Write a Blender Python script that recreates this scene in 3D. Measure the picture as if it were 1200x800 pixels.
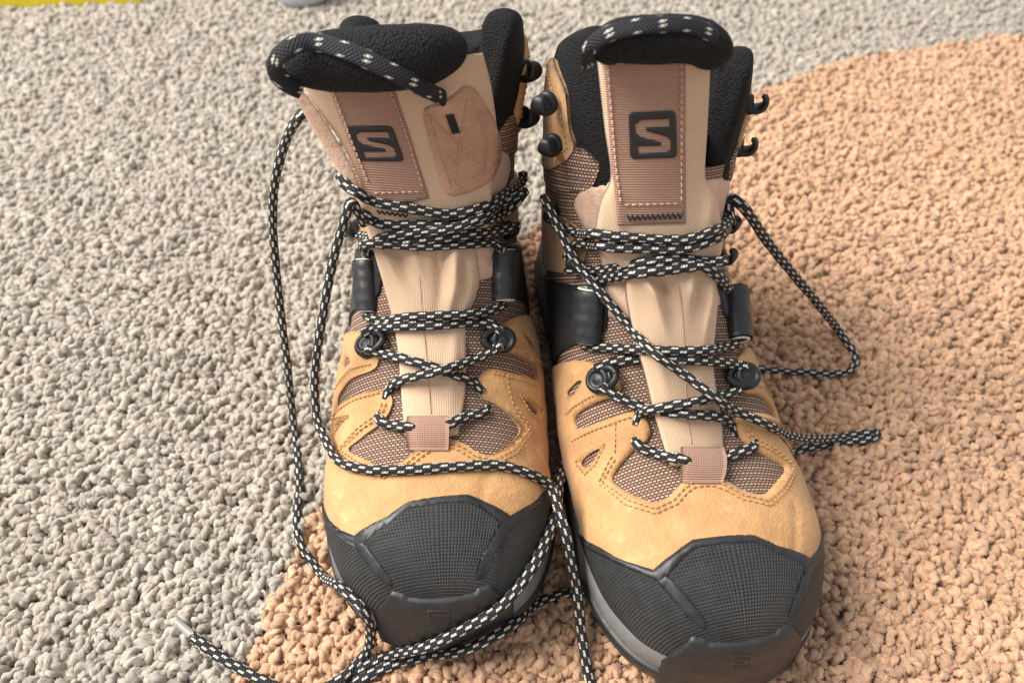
import bpy, bmesh, math, random
import numpy as np
from mathutils import Vector, Matrix
from mathutils.bvhtree import BVHTree
from mathutils.geometry import delaunay_2d_cdt

random.seed(7)
rng = np.random.default_rng(7)
CM = 0.01                       # everything below is measured in centimetres
scene = bpy.context.scene
COL = scene.collection
for o in list(bpy.data.objects):
    bpy.data.objects.remove(o)

# ------------------------------------------------------------------ camera
PITCH, FOCAL, CAMH = math.radians(50.0), 1000.0, 40.0     # focal length in photo pixels (1200 wide)
cam_data = bpy.data.cameras.new('camera')
cam_data.sensor_width = 36.0
cam_data.lens = FOCAL / 1200.0 * 36.0
cam_data.clip_start = 0.01
cam_data.clip_end = 50.0
cam = bpy.data.objects.new('camera', cam_data)
cam.location = (0, 0, CAMH * CM)
cam.rotation_euler = (math.pi / 2 - PITCH, 0, 0)
COL.objects.link(cam)
scene.camera = cam
cam_data.dof.use_dof = True
cam_data.dof.focus_distance = 0.395
cam_data.dof.aperture_fstop = 8.0

# ------------------------------------------------------------------ light
world = bpy.data.worlds.new('World')
scene.world = world
world.use_nodes = True
bg = world.node_tree.nodes['Background']
bg.inputs['Color'].default_value = (0.93, 0.96, 1.0, 1)
bg.inputs['Strength'].default_value = 0.64

def area_light(name, loc, target, sx, sy, power, color):
    d = bpy.data.lights.new(name, 'AREA')
    d.shape = 'RECTANGLE'
    d.size, d.size_y = sx, sy
    d.energy = power
    d.color = color
    o = bpy.data.objects.new(name, d)
    o.location = loc
    o.rotation_euler = (Vector(target) - Vector(loc)).to_track_quat('-Z', 'Y').to_euler()
    COL.objects.link(o)
    return o
area_light('window_light', (-1.95, 0.55, 2.35), (0.0, 0.25, 0.05), 1.9, 2.0, 236.0, (1.0, 0.955, 0.885))
scene.view_settings.view_transform = 'Standard'
scene.view_settings.look = 'None'
scene.view_settings.exposure = 0.0
scene.view_settings.gamma = 1.0
scene.view_settings.use_curve_mapping = False
scene.cycles.max_bounces = 6

# ------------------------------------------------------------------ helpers
def ray(px, py):
    cp, sp = math.cos(PITCH), math.sin(PITCH)
    a, b = (px - 600.0) / FOCAL, (400.0 - py) / FOCAL
    return Vector((a, cp + b * sp, -sp + b * cp))
EYE = Vector((0, 0, CAMH))

def on_ground(px, py, z=0.0):
    d = ray(px, py)
    return EYE + d * ((z - CAMH) / d.z)

def project(P):
    cp, sp = math.cos(PITCH), math.sin(PITCH)
    x, y, z = P[0], P[1], P[2] - CAMH
    d = y * cp - z * sp
    return 600 + FOCAL * x / d, 400 - FOCAL * (y * sp + z * cp) / d

def mesh_obj(name, verts, faces, mat, parent=None, uvs=None, smooth=True):
    me = bpy.data.meshes.new(name)
    v = np.asarray(verts, float) * CM
    me.from_pydata([tuple(p) for p in v], [], [tuple(int(i) for i in f) for f in faces])
    if uvs is not None:
        lay = me.uv_layers.new(name='UVMap')
        idx = np.zeros(len(me.loops), np.int32)
        me.loops.foreach_get('vertex_index', idx)
        lay.data.foreach_set('uv', np.asarray(uvs, np.float32)[idx].ravel())
    if smooth:
        me.polygons.foreach_set('use_smooth', [True] * len(me.polygons))
    me.update()
    o = bpy.data.objects.new(name, me)
    if mat:
        me.materials.append(mat)
    COL.objects.link(o)
    if parent:
        o.parent = parent
    return o

def grid_faces(nu, nv, close_v=False, flip=False):
    f = []
    for i in range(nu - 1):
        for j in range(nv if close_v else nv - 1):
            j2 = (j + 1) % nv
            q = (i * nv + j, i * nv + j2, (i + 1) * nv + j2, (i + 1) * nv + j)
            f.append(q[::-1] if flip else q)
    return f

def pchip(xk, yk, x):
    xk = np.asarray(xk, float); yk = np.asarray(yk, float)
    h = np.diff(xk); dl = np.diff(yk) / h
    m = np.zeros(len(xk))
    for i in range(1, len(xk) - 1):
        if dl[i - 1] * dl[i] > 0:
            w1, w2 = 2 * h[i] + h[i - 1], h[i] + 2 * h[i - 1]
            m[i] = (w1 + w2) / (w1 / dl[i - 1] + w2 / dl[i])
    m[0], m[-1] = dl[0], dl[-1]
    x = np.clip(x, xk[0], xk[-1])
    k = np.clip(np.searchsorted(xk, x) - 1, 0, len(h) - 1)
    t = (x - xk[k]) / h[k]
    return ((2 * t**3 - 3 * t**2 + 1) * yk[k] + (t**3 - 2 * t**2 + t) * h[k] * m[k]
            + (-2 * t**3 + 3 * t**2) * yk[k + 1] + (t**3 - t**2) * h[k] * m[k + 1])

def catmull(P, step=0.15):
    P = [np.asarray(p, float) for p in P]
    P = [2 * P[0] - P[1]] + P + [2 * P[-1] - P[-2]]
    out = []
    for i in range(1, len(P) - 2):
        p0, p1, p2, p3 = P[i - 1:i + 3]
        t0 = 0.0
        t1 = t0 + max(np.linalg.norm(p1 - p0), 1e-4) ** 0.5
        t2 = t1 + max(np.linalg.norm(p2 - p1), 1e-4) ** 0.5
        t3 = t2 + max(np.linalg.norm(p3 - p2), 1e-4) ** 0.5
        n = max(2, int(np.linalg.norm(p2 - p1) / step))
        for k in range(n):
            t = t1 + (t2 - t1) * k / n
            a1 = (t1 - t) / (t1 - t0) * p0 + (t - t0) / (t1 - t0) * p1
            a2 = (t2 - t) / (t2 - t1) * p1 + (t - t1) / (t2 - t1) * p2
            a3 = (t3 - t) / (t3 - t2) * p2 + (t - t2) / (t3 - t2) * p3
            b1 = (t2 - t) / (t2 - t0) * a1 + (t - t0) / (t2 - t0) * a2
            b2 = (t3 - t) / (t3 - t1) * a2 + (t - t1) / (t3 - t1) * a3
            out.append((t2 - t) / (t2 - t1) * b1 + (t - t1) / (t2 - t1) * b2)
    out.append(P[-2])
    return np.array(out)

def tube_data(path, r, sides=12, flat=1.0, up=None, twist=0.0):
    """verts, faces, uvs of a tube along a path (uv in cm / turns); capped with rounded ends"""
    path = np.asarray(path, float)
    n = len(path)
    rr = np.full(n, r) if np.isscalar(r) else np.asarray(r, float)
    T = np.gradient(path, axis=0)
    T /= np.maximum(np.linalg.norm(T, axis=1), 1e-9)[:, None]
    N = np.zeros_like(T)
    ref = np.array(up if up is not None else (0, 0, 1.0), float)
    v = ref - T[0] * ref.dot(T[0])
    if np.linalg.norm(v) < 1e-3:
        v = np.array((1.0, 0, 0)) - T[0] * T[0][0]
    N[0] = v / np.linalg.norm(v)
    for i in range(1, n):
        if up is not None:
            v = ref - T[i] * ref.dot(T[i])
        else:
            v = N[i - 1] - T[i] * N[i - 1].dot(T[i])
        N[i] = v / max(np.linalg.norm(v), 1e-9)
    Bn = np.cross(T, N)
    L = np.concatenate([[0], np.cumsum(np.linalg.norm(np.diff(path, axis=0), axis=1))])
    V, U = [], []
    for i in range(n):
        for k in range(sides + 1):
            a = 2 * math.pi * k / sides + twist * L[i]
            V.append(path[i] + rr[i] * (math.cos(a) * N[i] * flat + math.sin(a) * Bn[i]))
            U.append((L[i], k / sides))
    F = grid_faces(n, sides + 1)
    V.append(path[0] - T[0] * rr[0] * 0.4); U.append((0, 0))
    V.append(path[-1] + T[-1] * rr[-1] * 0.4); U.append((L[-1], 0))
    for k in range(sides):
        F.append((len(V) - 2, k + 1, k))
        b = (n - 1) * (sides + 1)
        F.append((len(V) - 1, b + k, b + k + 1))
    return V, F, U

class Soup:
    """collects pieces of ONE part"""
    def __init__(s): s.v, s.f, s.u = [], [], []
    def add(s, V, F, U=None):
        n = len(s.v)
        s.v += [tuple(p) for p in V]
        s.f += [tuple(i + n for i in f) for f in F]
        s.u += [tuple(p) for p in U] if U is not None else [(0, 0)] * len(V)
    def build(s, name, mat, parent=None, smooth=True):
        return mesh_obj(name, s.v, s.f, mat, parent, s.u, smooth)

# ------------------------------------------------------------------ boot last (shape of the foot and shaft)
SEC = np.array([  # front(s,z)   back(s,z)    half width  t0   n_up  n_low
    (0.00, 3.30, 0.05, 2.30, 0.45, .60, 2.2, 2.6),
    (0.22, 4.25, 0.20, 1.90, 1.60, .60, 2.2, 2.6),
    (0.70, 5.20, 0.60, 1.70, 2.65, .62, 2.2, 2.8),
    (1.50, 5.95, 1.40, 1.45, 3.60, .62, 2.25, 3.0),
    (2.70, 6.50, 2.60, 1.25, 4.35, .62, 2.3, 3.0),
    (4.30, 6.85, 4.30, 1.05, 4.95, .62, 2.3, 3.0),
    (6.30, 7.10, 6.60, 1.00, 5.25, .62, 2.2, 3.0),
    (8.20, 7.50, 9.00, 1.00, 5.25, .62, 2.1, 3.0),
    (9.70, 8.25, 11.5, 1.00, 5.25, .62, 2.1, 3.0),
    (11.0, 9.20, 14.3, 1.00, 5.10, .60, 2.1, 3.0),
    (12.0, 10.1, 17.2, 1.00, 4.85, .58, 2.1, 2.8),
    (13.0, 11.15, 20.5, 1.00, 4.58, .55, 2.15, 2.6),
    (13.8, 12.25, 24.0, 1.00, 4.40, .52, 2.2, 2.4),
    (14.5, 13.4, 27.0, 1.60, 4.30, .50, 2.2, 2.3),
    (15.1, 14.8, 28.2, 4.50, 4.25, .50, 2.3, 2.2),
    (15.5, 16.2, 28.2, 8.00, 4.25, .50, 2.3, 2.2),
    (15.9, 17.8, 27.6, 11.5, 4.25, .50, 2.3, 2.2),
    (16.2, 19.4, 27.1, 13.6, 4.35, .50, 2.3, 2.2),
    (16.5, 21.0, 26.6, 15.0, 4.3, .50, 2.3, 2.2),
    (16.75, 22.5, 26.2, 16.0, 4.1, .50, 2.3, 2.2)])
NS = len(SEC)
_uu = np.linspace(0, NS - 1, 1801)
_tab = np.array([pchip(np.arange(NS), SEC[:, k], _uu) for k in range(8)]).T
_arc = np.concatenate([[0], np.cumsum(np.hypot(np.diff(_tab[:, 0]), np.diff(_tab[:, 1])))])
LTOP = _arc[-1]

LEAN = {1: 0.15, -1: 0.6}      # how far each shaft leans sideways at the collar (cm)
TILT = {1: .8, -1: 0.0}
def last(L, th, m=1, off=0.0):
    """point of the boot's outer surface: L = length along the instep line from the toe, th = angle round the section"""
    L, th = np.broadcast_arrays(np.asarray(L, float), np.asarray(th, float))
    def raw(L, th):
        p = [np.interp(L, _arc, _tab[:, k]) for k in range(8)]
        c, s = np.cos(th), np.sin(th)
        n = np.where(c >= 0, p[6], p[7])
        ac, as_ = np.abs(c) ** (2 / n), np.sign(s) * np.abs(s) ** (2 / n)
        t = np.where(c >= 0, p[5] * (1 - ac), p[5] + (1 - p[5]) * ac)
        x = p[4] * as_
        y = p[0] + t * (p[2] - p[0])
        z = p[1] + t * (p[3] - p[1])
        x = x - m * np.interp(L, [0, 4, 9, 13.5, 17, 29], [.15, .05, 0, .5, .65, .65]) * (1 - t) - m * np.interp(L, [0, 4, 9, 17, 29], [.15, .05, 0, .2, .4]) * t   # the last is not symmetric
        x = x + LEAN[m] * np.clip((z - 11) / 11, 0, 2) ** 1.5
        z = z - TILT[m] * x / 4 * np.clip((z - 13) / 8, 0, 1)
        return np.stack([x, y, z], -1)
    P = raw(L, th)
    e = 0.02
    dL = raw(np.minimum(L + e, LTOP), th) - raw(np.maximum(L - e, 0), th)
    dt = raw(L, th + 0.006) - raw(L, th - 0.006)
    N = np.cross(dL, dt)
    N /= np.maximum(np.linalg.norm(N, axis=-1), 1e-9)[..., None]
    off = np.asarray(off, float)
    return P + N * (off[..., None] if off.ndim else off) * SGN
SGN = 1.0
# make the normal point outwards
_a = last(10.0, 0.0); _b = last(10.0, 0.0, 1, 0.1)
if (_b - _a)[2] < 0: SGN = -1.0

QS = 5.0      # chart scale: q = th * QS is roughly centimetres across

class Boot:
    def __init__(s, name, m, ox, oy, yaw):
        s.m = m; s.name = name
        s.loc = Vector((ox, oy, 0)); s.yaw = yaw
        s.M = Matrix.Translation(s.loc) @ Matrix.Rotation(yaw, 4, 'Z')
        s.Mi = s.M.inverted()
        e = bpy.data.objects.new(name, None)
        e.empty_display_size = 0.05
        e.location = s.loc * CM
        e.rotation_euler = (0, 0, yaw)
        COL.objects.link(e)
        s.root = e
        s.solid_v, s.solid_f = [], []
        nu, nv = 260, 200
        LL = np.linspace(0, LTOP, nu); TT = np.linspace(-math.pi, math.pi, nv)
        G = last(LL[:, None], TT[None, :], m)
        s.gL, s.gT, s.nv = LL, TT, nv
        cp, sp = math.cos(PITCH), math.sin(PITCH)
        W = G.reshape(-1, 3) @ np.array(s.M.to_3x3()).T + np.array(s.loc) - np.array(EYE)
        dep = W[:, 1] * cp - W[:, 2] * sp
        s.pp = np.stack([600 + FOCAL * W[:, 0] / dep, 400 - FOCAL * (W[:, 1] * sp + W[:, 2] * cp) / dep], 1)
        s.base = BVHTree.FromPolygons([Vector(p) for p in G.reshape(-1, 3)], grid_faces(nu, nv))
    def lray(s, px, py):
        return s.Mi @ EYE, (s.Mi.to_3x3() @ ray(px, py)).normalized()
    def at_s(s, px, py, y):
        o, d = s.lray(px, py)
        return o + d * ((y - o.y) / d.y)
    def chart(s, px, py):
        """photo pixel -> (L, q) on the last"""
        o, d = s.lray(px, py)
        h = s.base.ray_cast(o, d)
        if h[0] is None:                      # just outside the outline: take the nearest point of the outline
            k = ((s.pp - np.array((px, py))) ** 2).sum(1).argmin()
            i, j = divmod(int(k), s.nv)
            return float(s.gL[i]), float(s.gT[j]) * QS * s.m
        i, j = divmod(h[2], s.nv - 1)
        P = h[0]
        best = None
        L0, L1 = s.gL[i], s.gL[i + 1]; t0, t1 = s.gT[j], s.gT[j + 1]
        k = np.linspace(0, 1, 9)
        g = last((L0 + (L1 - L0) * k)[:, None], (t0 + (t1 - t0) * k)[None, :], s.m)
        dd = np.linalg.norm(g - np.array(P), axis=-1)
        a, b = np.unravel_index(dd.argmin(), dd.shape)
        return float(L0 + (L1 - L0) * k[a]), float(t0 + (t1 - t0) * k[b]) * QS * s.m
    def solid(s, o):
        """register a built part as something that laces lie on"""
        n = len(s.solid_v)
        dg = bpy.context.evaluated_depsgraph_get()
        me = o.evaluated_get(dg).to_mesh()
        s.solid_v += [v.co / CM for v in me.vertices]
        s.solid_f += [tuple(i + n for i in p.vertices) for p in me.polygons]
        o.evaluated_get(dg).to_mesh_clear()
    def close(s):
        s.bvh = BVHTree.FromPolygons(s.solid_v, s.solid_f)
    def hit(s, px, py, lift=0.0):
        o, d = s.lray(px, py)
        h = s.bvh.ray_cast(o, d)
        if h[0] is None:
            return None, None
        n = h[1] if h[1].dot(d) < 0 else -h[1]
        return h[0] + n * lift, n
# ------------------------------------------------------------------ materials
class NT:
    def __init__(s, name):
        s.mat = bpy.data.materials.new(name); s.mat.use_nodes = True
        s.t = s.mat.node_tree; s.b = s.t.nodes['Principled BSDF']
    def new(s, kind, **kw):
        n = s.t.nodes.new(kind)
        for k, v in kw.items(): setattr(n, k, v)
        return n
    def put(s, sock, val):
        if hasattr(val, 'is_output') or hasattr(val, 'links'): s.t.links.new(val, sock)
        elif val is not None: sock.default_value = val
    def math(s, op, a, b=None, c=None):
        n = s.new('ShaderNodeMath', operation=op)
        for i, v in enumerate((a, b, c)): s.put(n.inputs[i], v)
        return n.outputs[0]
    def mix(s, fac, a, b):
        n = s.new('ShaderNodeMix', data_type='RGBA')
        s.put(n.inputs[0], fac)
        s.put(n.inputs[6], a if not isinstance(a, tuple) else a + (1,)); s.put(n.inputs[7], b if not isinstance(b, tuple) else b + (1,))
        return n.outputs[2]
    def uv(s):
        n = s.new('ShaderNodeUVMap'); n.uv_map = 'UVMap'
        x = s.new('ShaderNodeSeparateXYZ'); s.t.links.new(n.outputs[0], x.inputs[0])
        return n.outputs[0], x.outputs[0], x.outputs[1]
    def obj(s): return s.new('ShaderNodeTexCoord').outputs['Object']
    def noise(s, vec, scale, detail=4, rough=.55):
        n = s.new('ShaderNodeTexNoise'); s.put(n.inputs['Vector'], vec)
        n.inputs['Scale'].default_value = scale; n.inputs['Detail'].default_value = detail; n.inputs['Roughness'].default_value = rough
        return n.outputs['Fac']
    def voro(s, vec, scale, feature='F1'):
        n = s.new('ShaderNodeTexVoronoi', feature=feature); s.put(n.inputs['Vector'], vec); n.inputs['Scale'].default_value = scale
        return n.outputs['Distance']
    def ramp(s, fac, lo, hi, a=0.0, b=1.0):
        n = s.new('ShaderNodeMapRange'); s.put(n.inputs[0], fac)
        for i, v in enumerate((lo, hi, a, b)): n.inputs[i + 1].default_value = v
        return n.outputs[0]
    def bump(s, h, dist, strength=1.0, prev=None):
        n = s.new('ShaderNodeBump'); s.put(n.inputs['Height'], h)
        n.inputs['Distance'].default_value = dist; n.inputs['Strength'].default_value = strength
        if prev: s.t.links.new(prev, n.inputs['Normal'])
        return n.outputs[0]
    def done(s, color, rough, normal=None, spec=.5, sheen=0.0):
        s.put(s.b.inputs['Base Color'], color if not isinstance(color, tuple) else color + (1,))
        s.put(s.b.inputs['Roughness'], rough)
        s.b.inputs['Specular IOR Level'].default_value = spec
        if sheen: s.b.inputs['Sheen Weight'].default_value = sheen
        if normal: s.t.links.new(normal, s.b.inputs['Normal'])
        return s.mat

def m_leather(name, c, dark=.8):
    t = NT(name); o = t.obj()
    big = t.noise(o, 45, 3); mid = t.noise(o, 260, 4); fine = t.noise(o, 1900, 3)
    d = tuple(x * dark * (1 if i == 0 else .94) for i, x in enumerate(c)); l = tuple(min(1, x * 1.1) for x in c)
    col = t.mix(t.ramp(big, .3, .7), d, l)
    col = t.mix(t.ramp(mid, .45, .75, 0, .55), col, tuple(x * .78 for x in c))
    col = t.mix(t.ramp(t.noise(o, 130, 6, .7), .62, .72, 0, .35), col, tuple(min(1, x * 1.35 + .04) for x in c))
    h = t.math('ADD', t.math('MULTIPLY', mid, .6), t.math('MULTIPLY', fine, .35))
    wr = t.voro(o, 420, 'DISTANCE_TO_EDGE')
    cr = t.noise(o, 95, 5, .65)
    col = t.mix(t.ramp(cr, .56, .70, 0, .45), col, tuple(min(1, x * 1.3 + .05) for x in c))
    col = t.mix(t.ramp(cr, .42, .32, 0, .4), col, tuple(x * .68 for x in c))
    h = t.math('ADD', h, t.math('MULTIPLY', t.math('MINIMUM', wr, .15), 1.2))
    return t.done(col, t.ramp(mid, .3, .7, .62, .8), t.bump(t.math('ADD', h, t.math('MULTIPLY', cr, 1.6)), .0009, .6), .3, .15)

def m_mesh(name, dark, light):
    t = NT(name); uv, u, v = t.uv()
    n = t.new('ShaderNodeTexBrick'); t.put(n.inputs['Vector'], uv)
    n.offset = .5
    for k, val in (('Scale', 1), ('Mortar Size', .037), ('Mortar Smooth', .5), ('Brick Width', .20), ('Row Height', .13)): n.inputs[k].default_value = val
    f = n.outputs['Fac']
    ns = t.noise(uv, 9, 2)
    li = t.mix(t.ramp(ns, .35, .65), light, tuple(x * .55 for x in light))
    sel = t.math('GREATER_THAN', t.math('FRACT', t.math('DIVIDE', v, .26)), .5)
    li = t.mix(t.math('MULTIPLY', sel, .55), li, tuple(x * 2.2 for x in dark))
    col = t.mix(f, li, dark)
    return t.done(col, .75, t.bump(t.math('SUBTRACT', 1, f), .0010, .8), .25)

def m_webbing(name, c):
    t = NT(name); uv, u, v = t.uv()
    a = t.math('SINE', t.math('MULTIPLY', v, 2 * math.pi / .125))
    b = t.math('SINE', t.math('MULTIPLY', u, 2 * math.pi / .085))
    h = t.math('ADD', t.math('MULTIPLY', a, .7), t.math('MULTIPLY', t.math('MULTIPLY', a, b), .45))
    col = t.mix(t.ramp(h, -1, 1), tuple(x * .58 for x in c), tuple(min(1, x * 1.22) for x in c))
    col = t.mix(t.ramp(t.noise(uv, 1.2, 4), .35, .7, 0, .35), col, tuple(x * .75 for x in c))
    return t.done(col, .7, t.bump(h, .0005, .7), .3, .1)

def m_twill(name, c, pitch=.10):
    t = NT(name); uv, u, v = t.uv()
    a = t.math('SINE', t.math('MULTIPLY', t.math('ADD', t.math('MULTIPLY', u, .55), v), 2 * math.pi / pitch))
    b = t.math('SINE', t.math('MULTIPLY', u, 2 * math.pi / (pitch * .8)))
    h = t.math('ADD', a, t.math('MULTIPLY', b, .45))
    col = t.mix(t.ramp(h, -1.3, 1.3), tuple(x * .74 for x in c), tuple(min(1, x * 1.1) for x in c))
    col = t.mix(t.ramp(t.noise(uv, .9, 4), .4, .75, 0, .3), col, tuple(x * .78 for x in c))
    return t.done(col, .75, t.bump(h, .0003, .6), .3, .15)

def m_rubber(name, c, grid=False, rough=.5, dust=.3):
    t = NT(name); o = t.obj()
    ns = t.noise(o, 180, 5, .7)
    col = t.mix(t.ramp(ns, .45, .8, 0, dust), c, tuple(x * 1.5 + .035 for x in c))
    mp = t.new('ShaderNodeMapping'); t.put(mp.inputs[0], o); mp.inputs['Scale'].default_value = (90, 1500, 1500); mp.inputs['Rotation'].default_value = (.3, .5, .7)
    scr = t.noise(mp.outputs[0], 1, 2)
    col = t.mix(t.ramp(scr, .68, .74, 0, dust), col, tuple(x * 2 + .08 for x in c))
    sc = t.noise(o, 900, 3)
    h = t.math('MULTIPLY', sc, .25)
    nrm = t.bump(h, .0004, .5)
    if grid:
        uv, u, v = t.uv()
        g = t.math('ADD', t.math('ABSOLUTE', t.math('SINE', t.math('MULTIPLY', u, math.pi / .135))), t.math('ABSOLUTE', t.math('SINE', t.math('MULTIPLY', v, math.pi / .135))))
        gm = t.ramp(g, .3, 1.5)
        nrm = t.bump(gm, .0007, .9, nrm)
        col = t.mix(t.math('MULTIPLY', t.math('SUBTRACT', 1, gm), .55), col, tuple(x * 2.2 + .05 for x in c))
    return t.done(col, t.ramp(ns, .3, .7, rough - .08, rough + .14), nrm, .5)

def m_knit(name, c, scale=700):
    t = NT(name); o = t.obj()
    mp = t.new('ShaderNodeMapping'); t.put(mp.inputs[0], o); mp.inputs['Scale'].default_value = (1, .7, .7)
    v = t.voro(mp.outputs[0], scale)
    col = t.mix(t.ramp(v, .1, .7), tuple(x * 1.2 for x in c), tuple(x * .3 for x in c))
    return t.done(col, .85, t.bump(v, -.0013, .9), .25)

def m_plain(name, c, rough=.5, spec=.5, bumpy=0.0):
    t = NT(name); o = t.obj(); ns = t.noise(o, 300, 4)
    col = t.mix(t.ramp(ns, .3, .7), tuple(x * .85 for x in c), tuple(min(1, x * 1.1) for x in c))
    return t.done(col, t.ramp(ns, .3, .7, max(.05, rough - .08), rough + .08), t.bump(ns, .0006, bumpy) if bumpy else None, spec)

def m_lace(name, rows=8, period=.74, dens=.40, base=(.011, .011, .013)):
    t = NT(name); uv, u, v = t.uv()
    rv = t.math('MULTIPLY', v, float(rows))
    row = t.math('FLOOR', rv)
    inr = t.math('ABSOLUTE', t.math('SUBTRACT', t.math('FRACT', rv), .5))
    ph = t.math('FRACT', t.math('ADD', t.math('ADD', t.math('DIVIDE', u, period), t.math('MULTIPLY', row, .5)), t.math('MULTIPLY', t.math('FRACT', rv), .12)))
    on = t.math('MULTIPLY', t.math('LESS_THAN', ph, dens), t.math('LESS_THAN', inr, .27))
    w1 = t.math('SINE', t.math('ADD', t.math('MULTIPLY', u, 2 * math.pi / .16), t.math('MULTIPLY', v, 2 * math.pi * rows)))
    w2 = t.math('SINE', t.math('SUBTRACT', t.math('MULTIPLY', u, 2 * math.pi / .16), t.math('MULTIPLY', v, 2 * math.pi * rows)))
    h = t.math('MAXIMUM', w1, w2)
    white = t.mix(t.ramp(h, -.6, 1), (.34, .31, .26), (.80, .77, .68))
    blk = t.mix(t.ramp(h, -.6, 1), tuple(x * .5 for x in base), tuple(x * 2.0 for x in base))
    return t.done(t.mix(on, blk, white), .6, t.bump(t.math('ADD', h, t.math('MULTIPLY', on, .6)), .0005, .6), .35)

def m_yarn(name, c, warm):
    t = NT(name); o = t.obj()
    at = t.new('ShaderNodeAttribute', attribute_type='INSTANCER', attribute_name='tint').outputs['Fac']
    geo = t.new('ShaderNodeNewGeometry').outputs['Position']
    patch = t.noise(geo, 9, 3)
    col = t.mix(at, tuple(x * .66 for x in c), tuple(min(1, x * 1.28) for x in c))
    col = t.mix(t.ramp(patch, .35, .65, 0, .5), col, warm)
    uv, u, v = t.uv()
    tw = t.new('ShaderNodeCombineXYZ'); t.put(tw.inputs[0], t.math('MULTIPLY', u, 2.5)); t.put(tw.inputs[1], t.math('MULTIPLY', v, 16.0))
    t.put(tw.inputs[2], t.math('MULTIPLY', at, 31.0))
    f = t.noise(tw.outputs[0], 1.1, 3)
    col = t.mix(t.ramp(f, .45, .68, 0, .5), col, tuple(x * .45 for x in c))
    col = t.mix(t.ramp(f, .42, .28, 0, .5), col, tuple(min(1, x * 1.55 + .03) for x in c))
    return t.done(col, .8, t.bump(f, .0008, .7), .3, .3)

TAN = (.545, .305, .13)
M = dict(
    leather=m_leather('tan_nubuck', TAN), patch=m_leather('brown_leather_patch', (.50, .285, .185)),
    nude=m_leather('nude_synthetic', (.64, .43, .31), .9),
    mesh=m_mesh('brown_woven_mesh', (.11, .052, .032), (.64, .51, .41)),
    webbing=m_webbing('rose_brown_webbing', (.47, .275, .20)), twill=m_twill('sand_twill', (.77, .53, .355)),
    rubber=m_rubber('black_rubber', (.015, .016, .018), False, .42, .42), rubber_grid=m_rubber('black_grid_rubber', (.014, .015, .016), True, .55, .4),
    midsole=m_rubber('grey_midsole', (.17, .172, .168), False, .5, .5), outsole=m_rubber('outsole_rubber', (.017, .018, .020), False, .45),
    pad=m_knit('black_spacer_mesh', (.021, .021, .025), 1250), collar=m_knit('black_collar_fabric', (.021, .021, .023), 1700),
    plastic=m_plain('black_plastic', (.012, .012, .014), .45), strap=m_plain('black_strap_leather', (.022, .023, .026), .42, .5, .5),
    emblem=m_plain('black_emblem', (.016, .016, .017), .4), white=m_plain('white_binding', (.78, .74, .66), .7),
    thread=m_plain('tan_thread', (.56, .32, .14), .7), thread_rose=m_plain('rose_thread', (.60, .38, .27), .7), thread_black=m_plain('black_thread', (.012, .012, .012), .6),
    lace=m_lace('flecked_lace'), pull=m_lace('flecked_pull_cord', 11, 1.9, .13, (.010, .010, .014)),
    aglet=m_plain('clear_aglet', (.30, .30, .26), .3), dark=m_plain('dark_lining', (.010, .010, .010), .9),
    grey_yarn=m_yarn('grey_yarn', (.425, .378, .322), (.405, .348, .28)), peach_yarn=m_yarn('peach_yarn', (.585, .36, .225), (.555, .325, .18)),
    backing=m_plain('carpet_backing', (.24, .18, .13), .95), yellow=m_plain('yellow_plastic', (.75, .60, .02), .45), pale=m_plain('pale_blue_grey_plastic', (.48, .52, .58), .4))
# ------------------------------------------------------------------ floor
fl = mesh_obj('carpet', [(-220, -120, -.62), (220, -120, -.62), (220, 320, -.62), (-220, 320, -.62)], [(0, 1, 2, 3)], M['backing'])
fl['kind'] = 'structure'
fl['label'] = 'loop pile carpet backing under grey and peach yarn'

def yarn_loop(seed):
    r = random.Random(seed)
    w, h, rad = r.uniform(.14, .25), r.uniform(.30, .46), r.uniform(.128, .158)
    n, sd = 15, 12
    lean = r.uniform(-.16, .16)
    path = []
    for i in range(n):
        a = math.pi * i / (n - 1)
        path.append((-w * math.cos(a), lean * math.sin(a) + r.uniform(-.012, .012), h * math.sin(a) ** .8))
    tw = r.uniform(.75, 1.1) * r.choice((-1, 1))
    path = np.array(path)
    T = np.gradient(path, axis=0); T /= np.linalg.norm(T, axis=1)[:, None]
    V = []; U = []
    for i in range(n):
        b = np.array((0, 1.0, 0)); nn = np.cross(b, T[i]); nn /= np.linalg.norm(nn)
        fat = rad * (.86 + .25 * math.sin(math.pi * i / (n - 1)))
        for k in range(sd + 1):
            a = 2 * math.pi * k / sd
            U.append((i * .09, (a - tw * i * .6) / (2 * math.pi)))
            rr = fat * (1 + .27 * math.cos(2 * (a - tw * i * .6)))
            V.append(path[i] + rr * (math.cos(a) * nn + math.sin(a) * b * 1.05))
    F = grid_faces(n, sd + 1)
    for _ in range(6):                      # stray fibres
        i = r.randrange(4, n - 4); k = r.randrange(sd)
        p = np.array(V[i * (sd + 1) + k]); d = p - path[i]; d /= np.linalg.norm(d)
        t = np.array((r.uniform(-1, 1), r.uniform(-1, 1), r.uniform(-.3, .8))); t = t / np.linalg.norm(t) + d * .5
        s_ = np.cross(t, d); s_ /= max(np.linalg.norm(s_), 1e-6)
        q = p + t * r.uniform(.10, .20); q2 = q + (t + np.array((r.uniform(-.8, .8), r.uniform(-.8, .8), -.5))) * .09
        n0 = len(V)
        V += [p - s_ * .008, p + s_ * .008, q - s_ * .007, q + s_ * .007, q2]; U += [(i * .09, .3)] * 5
        F += [(n0, n0 + 1, n0 + 3, n0 + 2), (n0 + 2, n0 + 3, n0 + 4)]
    return V, F, U
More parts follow.
